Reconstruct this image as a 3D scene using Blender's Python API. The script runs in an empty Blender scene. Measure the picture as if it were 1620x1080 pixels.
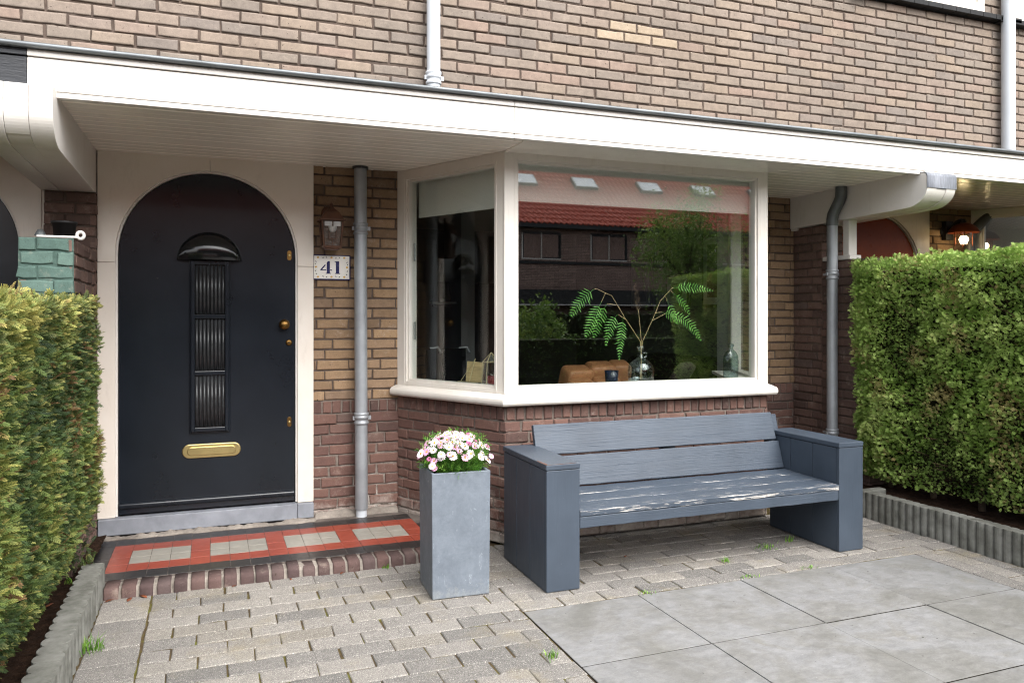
import bpy, math, random
import numpy as np
from mathutils import Vector, Matrix, noise as mnoise

random.seed(7); RNG = np.random.default_rng(11)
SC = bpy.context.scene
COL = SC.collection
PI = math.pi
R = math.radians

# ------------------------------------------------------------------ materials
def lin(h):
    h = h.lstrip('#'); o = []
    for i in (0, 2, 4):
        c = int(h[i:i+2], 16)/255
        o.append(c/12.92 if c <= .04045 else ((c+.055)/1.055)**2.4)
    return (*o, 1.0)
def col(c): return lin(c) if isinstance(c, str) else (*c[:3], 1.0)

class NT:
    def __init__(s, name):
        s.m = bpy.data.materials.new(name); s.m.use_nodes = True
        s.t = s.m.node_tree; s.t.nodes.clear()
        s.out = s.n('ShaderNodeOutputMaterial')
        s.tc = s.n('ShaderNodeTexCoord')
    def n(s, t, **k):
        x = s.t.nodes.new(t)
        for a, b in k.items(): setattr(x, a, b)
        return x
    def l(s, a, b): s.t.links.new(a, b)
    def put(s, sock, v):
        if isinstance(v, bpy.types.NodeSocket): s.l(v, sock)
        elif v is not None: sock.default_value = v
    def noise(s, scale, detail=4, rough=.6, stretch=None, dist=0, off=None):
        v = s.tc.outputs['Object']
        if stretch or off:
            mp = s.n('ShaderNodeMapping'); s.l(v, mp.inputs[0])
            if stretch: mp.inputs['Scale'].default_value = stretch
            if off: mp.inputs['Location'].default_value = off
            v = mp.outputs[0]
        x = s.n('ShaderNodeTexNoise'); s.l(v, x.inputs['Vector'])
        x.inputs['Scale'].default_value = scale; x.inputs['Detail'].default_value = detail
        x.inputs['Roughness'].default_value = rough; x.inputs['Distortion'].default_value = dist
        return x.outputs[0]
    def voro(s, scale, feature='F1', stretch=None):
        v = s.tc.outputs['Object']
        if stretch:
            mp = s.n('ShaderNodeMapping'); s.l(v, mp.inputs[0]); mp.inputs['Scale'].default_value = stretch; v = mp.outputs[0]
        x = s.n('ShaderNodeTexVoronoi'); x.feature = feature; s.l(v, x.inputs['Vector']); x.inputs['Scale'].default_value = scale
        return x.outputs['Distance'], x.outputs['Color'] if 'Color' in x.outputs else None
    def attr(s, name):
        x = s.n('ShaderNodeAttribute'); x.attribute_name = name; return x.outputs['Fac']
    def ramp(s, fac, stops, interp='LINEAR'):
        x = s.n('ShaderNodeValToRGB'); s.put(x.inputs[0], fac); e = x.color_ramp; e.interpolation = interp
        while len(e.elements) < len(stops): e.elements.new(.5)
        for el, (p, c) in zip(e.elements, stops): el.position = p; el.color = col(c) if not isinstance(c, (int, float)) else (c, c, c, 1)
        return x.outputs[0]
    def mix(s, fac, a, b, blend='MIX'):
        x = s.n('ShaderNodeMix'); x.data_type = 'RGBA'; x.blend_type = blend
        s.put(x.inputs[0], fac)
        for i, v in ((6, a), (7, b)):
            if isinstance(v, (str, tuple)): v = col(v)
            s.put(x.inputs[i], v)
        return x.outputs[2]
    def math(s, op, a, b=None, c=None, clamp=False):
        x = s.n('ShaderNodeMath'); x.operation = op; x.use_clamp = clamp
        s.put(x.inputs[0], a)
        if b is not None: s.put(x.inputs[1], b)
        if c is not None: s.put(x.inputs[2], c)
        return x.outputs[0]
    def z(s):
        x = s.n('ShaderNodeSeparateXYZ'); g = s.n('ShaderNodeNewGeometry'); s.l(g.outputs['Position'], x.inputs[0]); return x.outputs[2]
    def scalecol(s, c, f):
        x = s.n('ShaderNodeVectorMath'); x.operation = 'SCALE'; s.put(x.inputs[0], c); s.put(x.inputs['Scale'], f); return x.outputs[0]
    def bump(s, h, strength=.3, dist=.002, nrm=None):
        x = s.n('ShaderNodeBump'); s.put(x.inputs['Height'], h); x.inputs['Strength'].default_value = strength; x.inputs['Distance'].default_value = dist
        if nrm is not None: s.l(nrm, x.inputs['Normal'])
        return x.outputs[0]
    def bsdf(s, color, rough=.6, metal=0, spec=.5, normal=None, **k):
        x = s.n('ShaderNodeBsdfPrincipled')
        if isinstance(color, (str, tuple)): color = col(color)
        s.put(x.inputs['Base Color'], color); s.put(x.inputs['Roughness'], rough); s.put(x.inputs['Metallic'], metal)
        s.put(x.inputs['Specular IOR Level'], spec)
        if normal is not None: s.l(normal, x.inputs['Normal'])
        for a, v in k.items(): s.put(x.inputs[a.replace('_', ' ')], v)
        s.l(x.outputs[0], s.out.inputs[0]); return s.m

MATS = {}
def simple(name, c, rough=.6, metal=0, spec=.5, var=.12, vs=8, bs=60, bstr=.15, bd=.001, c2=None, stretch=None, rvar=.1, **k):
    t = NT(name)
    f = t.noise(vs, 5, .6, stretch)
    c2 = c2 or tuple(x*(1-2*var) for x in col(c)[:3])
    colr = t.ramp(f, [(.3, c2), (.7, c)])
    b = t.bump(t.noise(bs, 4, .6, stretch), bstr, bd)
    r = t.math('MULTIPLY_ADD', t.noise(vs*2.3, 3, .6, stretch), rvar*2, rough-rvar)
    MATS[name] = t.bsdf(colr, r, metal, spec, b, **k)
    return MATS[name]

def brickmat(name, stops, lo=.75, salt=False, soot=0):
    t = NT(name)
    c = t.ramp(t.attr('rnd'), stops)
    n1 = t.noise(28, 6, .7); n2 = t.noise(150, 3, .7); n3 = t.noise(2.2, 4, .6)
    c = t.scalecol(c, t.math('MULTIPLY_ADD', n1, .7, .65))
    c = t.scalecol(c, t.math('MULTIPLY_ADD', n2, .5, .75))
    c = t.scalecol(c, t.math('MULTIPLY_ADD', n3, .4, .8)); c = t.scalecol(c, t.math('MULTIPLY_ADD', t.noise(4, 5, .65, (1, 1, .12)), .5, .75))
    # pale weathering bloom and dark pits
    c = t.mix(t.math('MULTIPLY', t.ramp(t.noise(11, 6, .75), [(.56, 0.), (.72, 1.)]), .28), c, '#b9ab9c')
    c = t.mix(t.ramp(t.noise(75, 2, .5, off=(3, 1, 7)), [(.68, 0.), (.76, 1.)]), c, '#3a3029')
    if salt:
        zz = t.z()
        m = t.math('ADD', t.math('MULTIPLY_ADD', zz, -5.0, .85), t.math('MULTIPLY_ADD', t.noise(9, 6, .7), 2.2, -1.15))
        c = t.mix(t.math('MULTIPLY', t.math('MULTIPLY', m, 1.0, clamp=True), .8), c, '#c9c2b8')
        m2 = t.ramp(t.noise(5, 7, .8, off=(5, 2, 1)), [(.58, 0.), (.68, 1.)])
        c = t.mix(t.math('MULTIPLY', m2, .35), c, '#b8aca2')
    b = t.bump(n1, .5, .003); b = t.bump(n2, .5, .0012, b)
    MATS[name] = t.bsdf(c, .92, 0, .25, b)
def mortarmat(name, a, b_, salt=False):
    t = NT(name)
    n = t.noise(40, 6, .7)
    c = t.ramp(t.noise(6, 6, .7), [(.3, a), (.7, b_)])
    c = t.scalecol(c, t.math('MULTIPLY_ADD', n, .9, .55))
    if salt:
        m = t.ramp(t.noise(4, 6, .8), [(.45, 0.), (.6, 1.)])
        zz = t.math('MULTIPLY_ADD', t.z(), -2.2, 1.25, clamp=True)
        c = t.mix(t.math('MULTIPLY', m, zz), c, '#b9b3aa')
    MATS[name] = t.bsdf(c, .95, 0, .2, t.bump(n, .8, .004))

brickmat('brick_sand', [(0, '#a2927e'), (.035, '#a2927e'), (.05, '#776e67'), (.2, '#80766c'), (.45, '#86796e'), (.62, '#8a7c6e'), (.8, '#84796f'), (.93, '#8b796d'), (1, '#7d746c')])
brickmat('brick_ochre', [(0, '#6c5a4a'), (.25, '#836c55'), (.5, '#91785d'), (.7, '#8d7661'), (.85, '#9a8063'), (1, '#7c6857')], salt=True)
brickmat('brick_red', [(0, '#50403b'), (.3, '#5f4842'), (.6, '#684f47'), (.85, '#71564d'), (1, '#61504a')], salt=True)
brickmat('brick_brown', [(0, '#574842'), (.4, '#66524b'), (.75, '#705a51'), (1, '#60524d')])
brickmat('brick_step', [(0, '#4a3d3c'), (.4, '#594845'), (.75, '#634e49'), (1, '#554b4a')], salt=False)
brickmat('brick_teal', [(0, '#4b5f58'), (.5, '#566c64'), (1, '#63786f')])
brickmat('brick_far', [(0, '#8a736a'), (.5, '#9b8177'), (1, '#a78d81')])
mortarmat('mortar_dark', '#4a403a', '#6a5d54')
mortarmat('mortar_low', '#5a514b', '#83786f', salt=True)
mortarmat('mortar_pale', '#6c655e', '#968e85')

def paint_white(name, c, c2, rough=.45):
    t = NT(name)
    k = t.ramp(t.noise(2.5, 5, .6), [(.3, c2), (.65, c)])
    k = t.mix(t.math('MULTIPLY', t.ramp(t.noise(9, 8, .8, (1, 1, .3)), [(.55, 0.), (.75, 1.)]), .34), k, '#a89d8c')
    k = t.mix(t.math('MULTIPLY', t.ramp(t.noise(22, 5, .7, (1, 1, .12)), [(.6, 0.), (.72, 1.)]), .16), k, '#8d8474')
    MATS[name] = t.bsdf(k, t.math('MULTIPLY_ADD', t.noise(14, 3), .2, rough-.1), 0, .5, t.bump(t.noise(35, 4, .6), .12, .0015))
paint_white('white_paint', '#d6d2cc', '#cec9c2')
paint_white('cream_paint', '#ded6cc', '#d6ccbf', .42)
paint_white('soffit_paint', '#f4eee4', '#eee6da', .2)
paint_white('white_frame', '#d8d3cb', '#d0cac0', .35)

def door_black():
    t = NT('door_black')
    n = t.noise(3, 5, .6)
    c = t.ramp(n, [(.3, '#15191f'), (.7, '#1a1f26')])
    MATS['door_black'] = t.bsdf(c, t.math('MULTIPLY_ADD', n, .10, .15), 0, .4, t.bump(t.noise(60, 3, .6), .06, .0006))
door_black()
simple('gloss_black', '#17181a', .12, var=.1, bstr=.03)
simple('matt_black', '#1c1c1d', .55)
simple('sill_black', '#161616', .6, spec=.3)
simple('joint_dirt', '#2b2823', 1.0, var=.3, vs=20, spec=.05)
simple('chair_black', '#101010', .85, spec=.1)
simple('black_board', '#23262b', .5, bs=20, bstr=.5, bd=.004, stretch=(1, 1, 6))
simple('zinc', '#a3a7ab', .48, .4, var=.16, vs=5, bs=30, bstr=.12)
simple('zinc_dull', '#6f7475', .5, .45, var=.22, vs=4, bs=24, bstr=.2)
simple('pvc_white', '#c6cbd0', .42, 0, var=.05, vs=3)
simple('zinc_edge', '#7f8487', .45, .5, var=.3, vs=7, stretch=(.6, 4, 4), bs=24, bstr=.25)
simple('lead', '#8c9098', .55, .35, var=.3, vs=9, stretch=(14, 1, 1.2), bs=20, bstr=.6, bd=.004)
simple('brass', '#d8c48a', .34, 1.0, var=.08, vs=10, rvar=.06, bstr=.01)
simple('brass_dull', '#8a6a3c', .38, 1.0, var=.25, vs=20)
simple('steel', '#b9bbbd', .3, 1.0)
simple('lantern_brown', '#5d3c29', .55, .15, var=.25, vs=15, bs=40, bstr=.3)
simple('lantern_pane', '#5f4c3d', .3, var=.4, vs=70, bs=60, bstr=.9, bd=.004)
simple('lamp_white', '#b9b9b6', .3)
simple('copper_shade', '#8a4527', .38, .5, var=.25, vs=10)
simple('bluestone', '#8b8f97', .62, var=.16, vs=9, bs=90, bstr=.35, bd=.001)
simple('concrete_edge', '#85857f', .9, var=.3, vs=10, bs=120, bstr=.7, bd=.003, c2='#56564f', spec=.2)
simple('tile_glass', '#2f3236', .18, var=.2, vs=20, spec=.6)
simple('tile_white', '#ece9e2', .18, var=.03)
simple('tile_blue', '#1c2159', .25)
simple('tile_yellow', '#d9b25c', .3)
simple('tile_ink', '#23242c', .3)
simple('tile_black', '#2c2a2a', .38, var=.15, vs=14, bs=80, bstr=.15)
simple('tile_red', '#8c4030', .4, var=.14, vs=10, bs=80, bstr=.15, c2='#7a3628')
simple('tile_grey', '#8f8b82', .42, var=.12, vs=12, bs=80, bstr=.15)
simple('grout', '#6f665f', .9, var=.3, vs=14, bs=60, bstr=.6)
simple('soil', '#3c2c22', 1.0, var=.35, vs=30, bs=50, bstr=1.0, bd=.02, spec=.1)
simple('twig', '#5b4532', .9, var=.3, vs=30)
simple('bark', '#4a3b2c', .95, var=.35, vs=20, bs=30, bstr=.8, bd=.01)
simple('leather', '#c98c60', .5, var=.18, vs=5, bs=120, bstr=.3)
simple('fabric_dark', '#2c2a29', .95, var=.2, vs=20)
simple('fabric_leaf', '#4a403b', .95, var=.45, vs=16, c2='#2a2523')
simple('room_dark', '#8d8c8b', .9, var=.05, vs=2)
simple('room_back', '#6c6c6d', .9, var=.05, vs=2)
simple('room_light', '#a8a9a8', .9, var=.03, vs=2)
simple('room_floor', '#332a24', .5, var=.25, vs=4, stretch=(1, 8, 1))
simple('blind_cloth', '#dcdad4', .9, var=.02, vs=3)
simple('wood_pale', '#c2a878', .6, var=.2, vs=9, stretch=(1, 1, 8))
simple('frame_black', '#151515', .4)
simple('picture', '#4d4b48', .4, var=.4, vs=9)
simple('candle_red', '#8f1f2c', .5)
simple('cup_dark', '#1c2436', .25)
simple('gold_wire', '#c8b98e', .35, .6)
simple('petal_white', '#ecd9e1', .6, var=.03, spec=.2)
simple('petal_pink', '#e2aac8', .6, var=.12, vs=60, spec=.2)
simple('petal_deep', '#cf7aa6', .6, var=.12, vs=60, spec=.2)
simple('flower_eye', '#c79a35', .8)
simple('brown_door', '#8a3a17', .3, var=.1, spec=.1)
simple('roof_tile', '#b8492d', .7, var=.25, vs=7, bs=30, bstr=.4, c2='#97381f')
simple('asphalt', '#4a4a4b', .95, var=.2, vs=6, bs=150, bstr=.8)
simple('street_brick', '#6c5148', .95, var=.2, vs=8, bs=80, bstr=.6)
simple('sky_glass', '#5f6a76', .05, var=.05, spec=1.0)
simple('dark_glass', '#15171a', .05, var=.05, spec=.8)
simple('painted_sky_glass', '#b9c1cc', .08, var=.05, vs=1, spec=.8)  # opaque panes; the whitish sky reflection is put into their colour
t = NT('stucco_planter')
c = t.ramp(t.noise(7, 9, .72, dist=.7), [(.3, '#5f666f'), (.5, '#69717a'), (.7, '#747c85')])
c = t.scalecol(c, t.math('MULTIPLY_ADD', t.noise(45, 6, .75), .5, .75))
c = t.mix(t.ramp(t.noise(14, 3, .5, (1, 1, .35), 2.5), [(.655, 0.), (.66, .35), (.68, 0.)]), c, '#b9c0c6')
c = t.mix(t.ramp(t.math('ADD', t.math('MULTIPLY', t.z(), -3.0), t.noise(30, 6, .8)), [(.35, 0.), (.6, .5)]), c, '#9a9c98')
MATS['stucco_planter'] = t.bsdf(c, t.math('MULTIPLY_ADD', t.noise(20, 5, .7), .3, .38), 0, .4, t.bump(t.noise(70, 5, .7), .2, .001))
simple('holder_white', '#dedbd5', .35)
simple('fallen', '#8a4a26', .8, var=.4, vs=60)

def foliage(name, stops, tipc=None, rough=.6, trans=.25, tipamt=.8):
    t = NT(name)
    c = t.ramp(t.attr('rnd'), stops)
    if tipc: c = t.mix(t.math('MULTIPLY', t.attr('tip'), tipamt), c, tipc)
    p = t.n('ShaderNodeBsdfPrincipled'); t.l(c, p.inputs['Base Color']); p.inputs['Roughness'].default_value = rough
    p.inputs['Specular IOR Level'].default_value = .35
    tr = t.n('ShaderNodeBsdfTranslucent'); t.l(c, tr.inputs[0])
    mx = t.n('ShaderNodeMixShader'); mx.inputs[0].default_value = trans
    t.l(p.outputs[0], mx.inputs[1]); t.l(tr.outputs[0], mx.inputs[2]); t.l(mx.outputs[0], t.out.inputs[0])
    MATS[name] = t.m
foliage('yew_leaf', [(0, '#2e4026'), (.35, '#485d33'), (.65, '#687a3c'), (.9, '#868846'), (1, '#74593a')], '#bdb366')
foliage('thuja_leaf', [(0, '#5d7a33'), (.4, '#81a245'), (.75, '#a0bc5f'), (.94, '#b6c876'), (1, '#a39362')], '#c6d588', tipamt=.55)
foliage('far_leaf', [(0, '#46602b'), (.5, '#6c8a3c'), (1, '#93a850')])
foliage('fern_leaf', [(0, '#4e8a35'), (.6, '#6aa646'), (1, '#82b85a')], rough=.5)
foliage('daisy_leaf', [(0, '#3d6a24'), (.6, '#56892f'), (1, '#7da645')])
foliage('grass_leaf', [(0, '#4c7a24'), (.6, '#6c9a35'), (1, '#8bab48')])
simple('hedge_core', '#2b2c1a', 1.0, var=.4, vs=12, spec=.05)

def bench_paint(name, chips, st=(.9, 30, 30), ga=.36):
    t = NT(name)
    g = t.noise(5, 6, .65, st); n = t.noise(3, 4)
    c = t.ramp(n, [(.3, '#363f4a'), (.7, '#414b57')])
    c = t.scalecol(c, t.math('MULTIPLY_ADD', g, ga, 1.01-ga/2))
    if chips:
        a = t.attr('chip')
        m = t.math('ADD', t.noise(17, 9, .74, (.33, 6, 6)), t.math('MULTIPLY_ADD', a, .22, -.13))
        m = t.ramp(m, [(.645, 0.), (.651, 1.)])
        c = t.mix(m, c, t.ramp(t.noise(40, 3), [(.35, '#98948e'), (.65, '#c2beb8')]))
    else:
        m = t.ramp(t.noise(55, 6, .75), [(.728, 0.), (.738, 1.)]); c = t.mix(m, c, '#a9a9a6')
    b = t.bump(g, ga*1.1, .004)
    if ga > .3: b = t.bump(t.ramp(t.noise(3, 2, .5, (.5, 45, 45), .8), [(.63, 1.), (.66, 0.)]), .4, .003, b)
    MATS[name] = t.bsdf(c, t.math('MULTIPLY_ADD', g, .3, .34), 0, .5, b)
bench_paint('bench_paint', False); bench_paint('bench_paint_side', False, (14, 14, 1.2), .16); bench_paint('bench_paint_worn', True)
simple('raw_wood', '#8c5b3c', .9, var=.3, vs=40)

def paver():
    t = NT('paver')
    c = t.ramp(t.attr('rnd'), [(0, '#615f5c'), (.3, '#706d69'), (.6, '#7a7671'), (.85, '#827e78'), (1, '#746f67')])
    n = t.noise(14, 6, .75); f = t.noise(170, 2, .6); s = t.noise(320, 2, .5, off=(2, 7, 4))
    c = t.scalecol(c, t.math('MULTIPLY_ADD', n, .7, .66))
    c = t.scalecol(c, t.math('MULTIPLY_ADD', f, 1.7, .15)); c = t.scalecol(c, t.math('MULTIPLY_ADD', t.noise(60, 4, .7), .8, .6))
    c = t.mix(t.ramp(s, [(.63, 0.), (.68, 1.)]), c, '#d6d0c6')
    c = t.mix(t.ramp(t.noise(230, 2, .5), [(.66, 0.), (.71, 1.)]), c, '#4a443e')
    c = t.mix(t.math('MULTIPLY', t.ramp(t.noise(2.3, 6, .7), [(.54, 0.), (.7, 1.)]), .45), c, '#857a60')
    b = t.bump(n, .6, .004); b = t.bump(f, .8, .0025, b)
    MATS['paver'] = t.bsdf(c, .9, 0, .25, b)
    t = NT('joint_moss')
    c = t.ramp(t.noise(9, 6, .75), [(.35, '#4b4136'), (.5, '#564a34'), (.6, '#5e5c2c'), (.72, '#6f7338')])
    MATS['joint_moss'] = t.bsdf(c, 1., 0, .1, t.bump(t.noise(160, 4, .7), 1., .006))
    t = NT('slab')
    n = t.noise(2.6, 8, .68, dist=.6); m = t.noise(13, 9, .74, (1, 1.9, 1), .8)
    c = t.ramp(n, [(.3, '#676661'), (.45, '#73726f'), (.58, '#7d7d7d'), (.72, '#72706a')])
    c = t.scalecol(c, t.math('MULTIPLY_ADD', m, 1.3, .37)); c = t.scalecol(c, t.math('MULTIPLY_ADD', t.noise(150, 3, .7), .5, .75)); c = t.scalecol(c, t.math('MULTIPLY_ADD', t.noise(28, 6, .7), .3, .85))
    c = t.scalecol(c, t.math('MULTIPLY_ADD', t.attr('rnd'), .1, .95))
    c = t.mix(t.ramp(t.noise(38, 2, .5), [(.725, 0.), (.745, 1.)]), c, '#4c4a46')
    c = t.mix(t.ramp(t.noise(50, 3, .6, off=(9, 3, 2)), [(.7, 0.), (.76, .6)]), c, '#b4b4b4')
    MATS['slab'] = t.bsdf(c, t.math('MULTIPLY_ADD', m, .25, .42), 0, .4, t.bump(m, .2, .002, t.bump(t.noise(120, 4, .7), .2, .0008)))
paver()

def glass_mat():
  for gname, f0 in (('window_glass', .135), ('plain_glass', .05), ('clear_glass', .07), ('grey_glass', .06)):
    t = NT(gname)
    lw = t.n('ShaderNodeNewGeometry')
    d = t.n('ShaderNodeVectorMath'); d.operation = 'DOT_PRODUCT'
    t.l(lw.outputs['Incoming'], d.inputs[0]); t.l(lw.outputs['Normal'], d.inputs[1])
    c = t.math('ABSOLUTE', d.outputs['Value'])
    f = t.math('POWER', t.math('SUBTRACT', 1.0, c), 5.0)
    f = t.math('MULTIPLY_ADD', f, 1-f0, f0)
    g = t.n('ShaderNodeBsdfGlossy'); g.inputs['Roughness'].default_value = 0.0; g.inputs[0].default_value = (1, 1, 1, 1)
    tr = t.n('ShaderNodeBsdfTransparent'); tr.inputs[0].default_value = {'clear_glass': (.9, .93, .93, 1), 'grey_glass': (.62, .72, .72, 1)}.get(gname, (.93, .96, .95, 1))
    mx = t.n('ShaderNodeMixShader'); t.l(f, mx.inputs[0]); t.l(tr.outputs[0], mx.inputs[1]); t.l(g.outputs[0], mx.inputs[2])
    t.l(mx.outputs[0], t.out.inputs[0]); MATS[gname] = t.m
  if True:
    for nm, tint in ():
        t = NT(nm)
        g = t.n('ShaderNodeBsdfGlass'); g.inputs['IOR'].default_value = 1.3; g.inputs['Color'].default_value = tint; g.inputs['Roughness'].default_value = .02
        t.l(g.outputs[0], t.out.inputs[0]); MATS[nm] = t.m
    t = NT('lit_bulb'); e = t.n('ShaderNodeEmission'); e.inputs[0].default_value = (1, .72, .38, 1); e.inputs[1].default_value = 9
    t.l(e.outputs[0], t.out.inputs[0]); MATS['lit_bulb'] = t.m
glass_mat()

# ------------------------------------------------------------------ mesh builder
class MB:
    def __init__(s): s.v = []; s.f = []; s.n = 0; s.at = []; s.mats = []
    def mi(s, m):
        if m not in s.mats: s.mats.append(m)
        return s.mats.index(m)
    def add(s, verts, faces, mat, smooth=False, rnd=0., tip=0., chip=0.):
        verts = np.asarray(verts, float).reshape(-1, 3); k = len(verts)
        s.v.append(verts); m = s.mi(mat)
        groups = {}
        if isinstance(faces, np.ndarray): groups = {faces.shape[1]: faces}
        else:
            for f in faces: groups.setdefault(len(f), []).append(f)
        for g, ff in groups.items(): s.f.append((np.asarray(ff, np.int64)+s.n, m, smooth))
        s.at.append(np.stack([np.broadcast_to(np.asarray(a, float), (k,)) for a in (rnd, tip, chip)], 1))
        s.n += k; return s
    def box(s, x0, x1, y0, y1, z0, z1, mat, rnd=0., chip=0.):
        v = [(x, y, z) for z in (z0, z1) for y in (y0, y1) for x in (x0, x1)]
        return s.add(v, [(0, 2, 3, 1), (4, 5, 7, 6), (0, 1, 5, 4), (2, 6, 7, 3), (0, 4, 6, 2), (1, 3, 7, 5)], mat, rnd=rnd, chip=chip)
    def fbox(s, F, u0, u1, n0, n1, z0, z1, mat, **k):       # box in a wall frame F=(origin, u, n)
        O, u, n = F
        v = [(O[0]+u[0]*a+n[0]*b, O[1]+u[1]*a+n[1]*b, z) for z in (z0, z1) for b in (n0, n1) for a in (u0, u1)]
        return s.add(v, [(0, 1, 3, 2), (4, 6, 7, 5), (0, 4, 5, 1), (2, 3, 7, 6), (0, 2, 6, 4), (1, 5, 7, 3)], mat, **k)
    def hexa(s, p8, mat, **k):
        return s.add(p8, [(0, 3, 2, 1), (4, 5, 6, 7), (0, 1, 5, 4), (1, 2, 6, 5), (2, 3, 7, 6), (3, 0, 4, 7)], mat, **k)
    def prism(s, poly, lo, hi, axis, mat, smooth=False, **k):  # poly in the two other axes, extruded along axis
        n = len(poly); v = []
        for e in (lo, hi):
            for a, b in poly:
                v.append({'x': (e, a, b), 'y': (a, e, b), 'z': (a, b, e)}[axis])
        f = [tuple(range(n))[::-1], tuple(range(n, 2*n))] + [(i, (i+1) % n, n+(i+1) % n, n+i) for i in range(n)]
        return s.add(v, f, mat, smooth, **k)
    def tube(s, pts, r, mat, seg=20, caps=True, smooth=True):
        pts = [Vector(p) for p in pts]; rs = r if isinstance(r, (list, tuple)) else [r]*len(pts)
        v = []; up = None
        for i, p in enumerate(pts):
            d = (pts[min(i+1, len(pts)-1)]-pts[max(i-1, 0)]).normalized()
            if up is None: up = Vector((1, 0, 0)) if abs(d.x) < .9 else Vector((0, 1, 0))
            a = (up-d*up.dot(d)).normalized(); b = d.cross(a); up = a
            for j in range(seg):
                t = 2*PI*j/seg; q = p+(a*math.cos(t)+b*math.sin(t))*rs[i]; v.append(tuple(q))
        f = [(i*seg+j, i*seg+(j+1) % seg, (i+1)*seg+(j+1) % seg, (i+1)*seg+j) for i in range(len(pts)-1) for j in range(seg)]
        s.add(v, f, mat, smooth)
        if caps:
            s.add(v[:seg], [tuple(range(seg))[::-1]], mat); s.add(v[-seg:], [tuple(range(seg))], mat)
        return s
    def lathe(s, prof, c, mat, seg=28, smooth=True, axis='z'):
        v = []
        for r, h in prof:
            for j in range(seg):
                t = 2*PI*j/seg; a, b = r*math.cos(t), r*math.sin(t)
                v.append((c[0]+a, c[1]+b, c[2]+h) if axis == 'z' else (c[0]+a, c[1]-h, c[2]+b))
        f = [(i*seg+j, i*seg+(j+1) % seg, (i+1)*seg+(j+1) % seg, (i+1)*seg+j) for i in range(len(prof)-1) for j in range(seg)]
        return s.add(v, f, mat, smooth)
    def bricks(s, O, U, N, V, u0, u1, v0, v1, mat, mort, L=.21, C=.0667, j=.011, bond='run', depth=.012, seed=0, jit=1., tilt=0., crown=0., back=True, phase=0., offs=.0016, keep=None, patch=None):
        """individual bricks on a plane: O origin, U along, V up, N outward"""
        O, U, N, V = (np.asarray(a, float) for a in (O, U, N, V))
        rg = np.random.default_rng(seed)
        B = []
        nrow = int(round((v1-v0)/C)); C = (v1-v0)/nrow
        for r in range(nrow):
            va, vb = v0+r*C+j/2, v0+(r+1)*C-j/2
            if bond == 'solo': seq = [L]; u = u0
            elif bond == 'run': seq = [L]; u = u0-(L/2 if r % 2 else 0)-phase+rg.uniform(-.006, .006)
            elif bond == 'cross': seq = [L] if r % 2 else [L/2, L]; u = u0-(L*.25 if r % 4 == 1 else L*.75 if r % 4 == 3 else 0)-phase
            k = 0
            while u < u1-.012:
                w = seq[k % len(seq)]; k += 1
                a, b = max(u, u0), min(u+w, u1)
                if b-a > .016: B.append((a+(j/2 if a > u0 else .0005), b-(j/2 if b < u1 else .0005), va, vb))
                u += w
        B = np.array(B); n = len(B)
        if n == 0: return s
        B[:, :2] += rg.normal(0, .0016*jit, (n, 2)); B[:, 2:] += rg.normal(0, .0013*jit, (n, 2))
        g = .0034; h = .0085
        cu = np.array([0, 0, 0, .35, .65, 1, 1, 1.]); cv = np.array([0, 0, 0, 1, 1, 1.])
        du = np.array([0, g, h, 0, 0, -h, -g, 0]); dv = np.array([0, g, h, -h, -g, 0]); NU, NV = 8, 6
        gu = B[:, 0:1]+(B[:, 1:2]-B[:, 0:1])*cu+du
        gv = B[:, 2:3]+(B[:, 3:4]-B[:, 2:3])*cv+dv
        uu = np.repeat(gu[:, None, :], NV, 1); vv = np.repeat(gv[:, :, None], NU, 2)
        # ragged outline: the same wobble for the three outer loops
        wu = rg.normal(0, .0011*jit, uu.shape); wv = rg.normal(0, .0011*jit, vv.shape)
        for a, b in ((1, 0), (2, 0), (5, 7), (6, 7)): wu[:, :, a] = wu[:, :, b]; wv[:, :, a] = wv[:, :, b]
        for a, b in ((1, 0), (2, 0), (3, 5), (4, 5)): wu[:, a] = wu[:, b]; wv[:, a] = wv[:, b]
        uu = uu+wu; vv = vv+wv
        off = rg.normal(0, offs*jit, (n, 1, 1))
        dd = np.zeros((NV, NU)); dd[0] = dd[-1] = -.0034; dd[:, 0] = dd[:, -1] = -.0034
        nz = rg.normal(0, .0005*jit, uu.shape); nz[:, :, 1] = nz[:, :, 2]; nz[:, :, 6] = nz[:, :, 5]; nz[:, 1] = nz[:, 2]; nz[:, 4] = nz[:, 3]
        dd = dd[None]+off+nz
        if tilt or crown:
            fu = (uu-(B[:, 0]+B[:, 1])[:, None, None]/2)/.1; fv = (vv-(B[:, 2]+B[:, 3])[:, None, None]/2)/.05
            dd = dd+rg.normal(0, tilt, (n, 1, 1))*fu+rg.normal(0, tilt, (n, 1, 1))*fv
        K = NU*NV
        top = np.stack([uu, vv, dd], -1).reshape(n, K, 3)
        ring = list(range(NU))+[NU*k+NU-1 for k in range(1, NV)]+[K-2-k for k in range(NU-1)]+[NU*k for k in range(NV-2, 0, -1)]
        Rn = len(ring)
        sk = top[:, ring].copy(); sk[:, :, 2] = -.03
        P = np.concatenate([top, sk], 1)
        W = O+P[..., 0:1]*U+P[..., 1:2]*V+P[..., 2:3]*N
        q = [(a*NU+b, a*NU+b+1, (a+1)*NU+b+1, (a+1)*NU+b) for a in range(NV-1) for b in range(NU-1)]
        for i in range(Rn): q.append((ring[(i+1) % Rn], ring[i], K+i, K+(i+1) % Rn))
        flip = np.dot(np.cross(U, V), N) < 0
        q = np.array(q);  q = q[:, ::-1] if flip else q
        rv = rg.random(n)
        rv = .06+.94*rv
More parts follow.
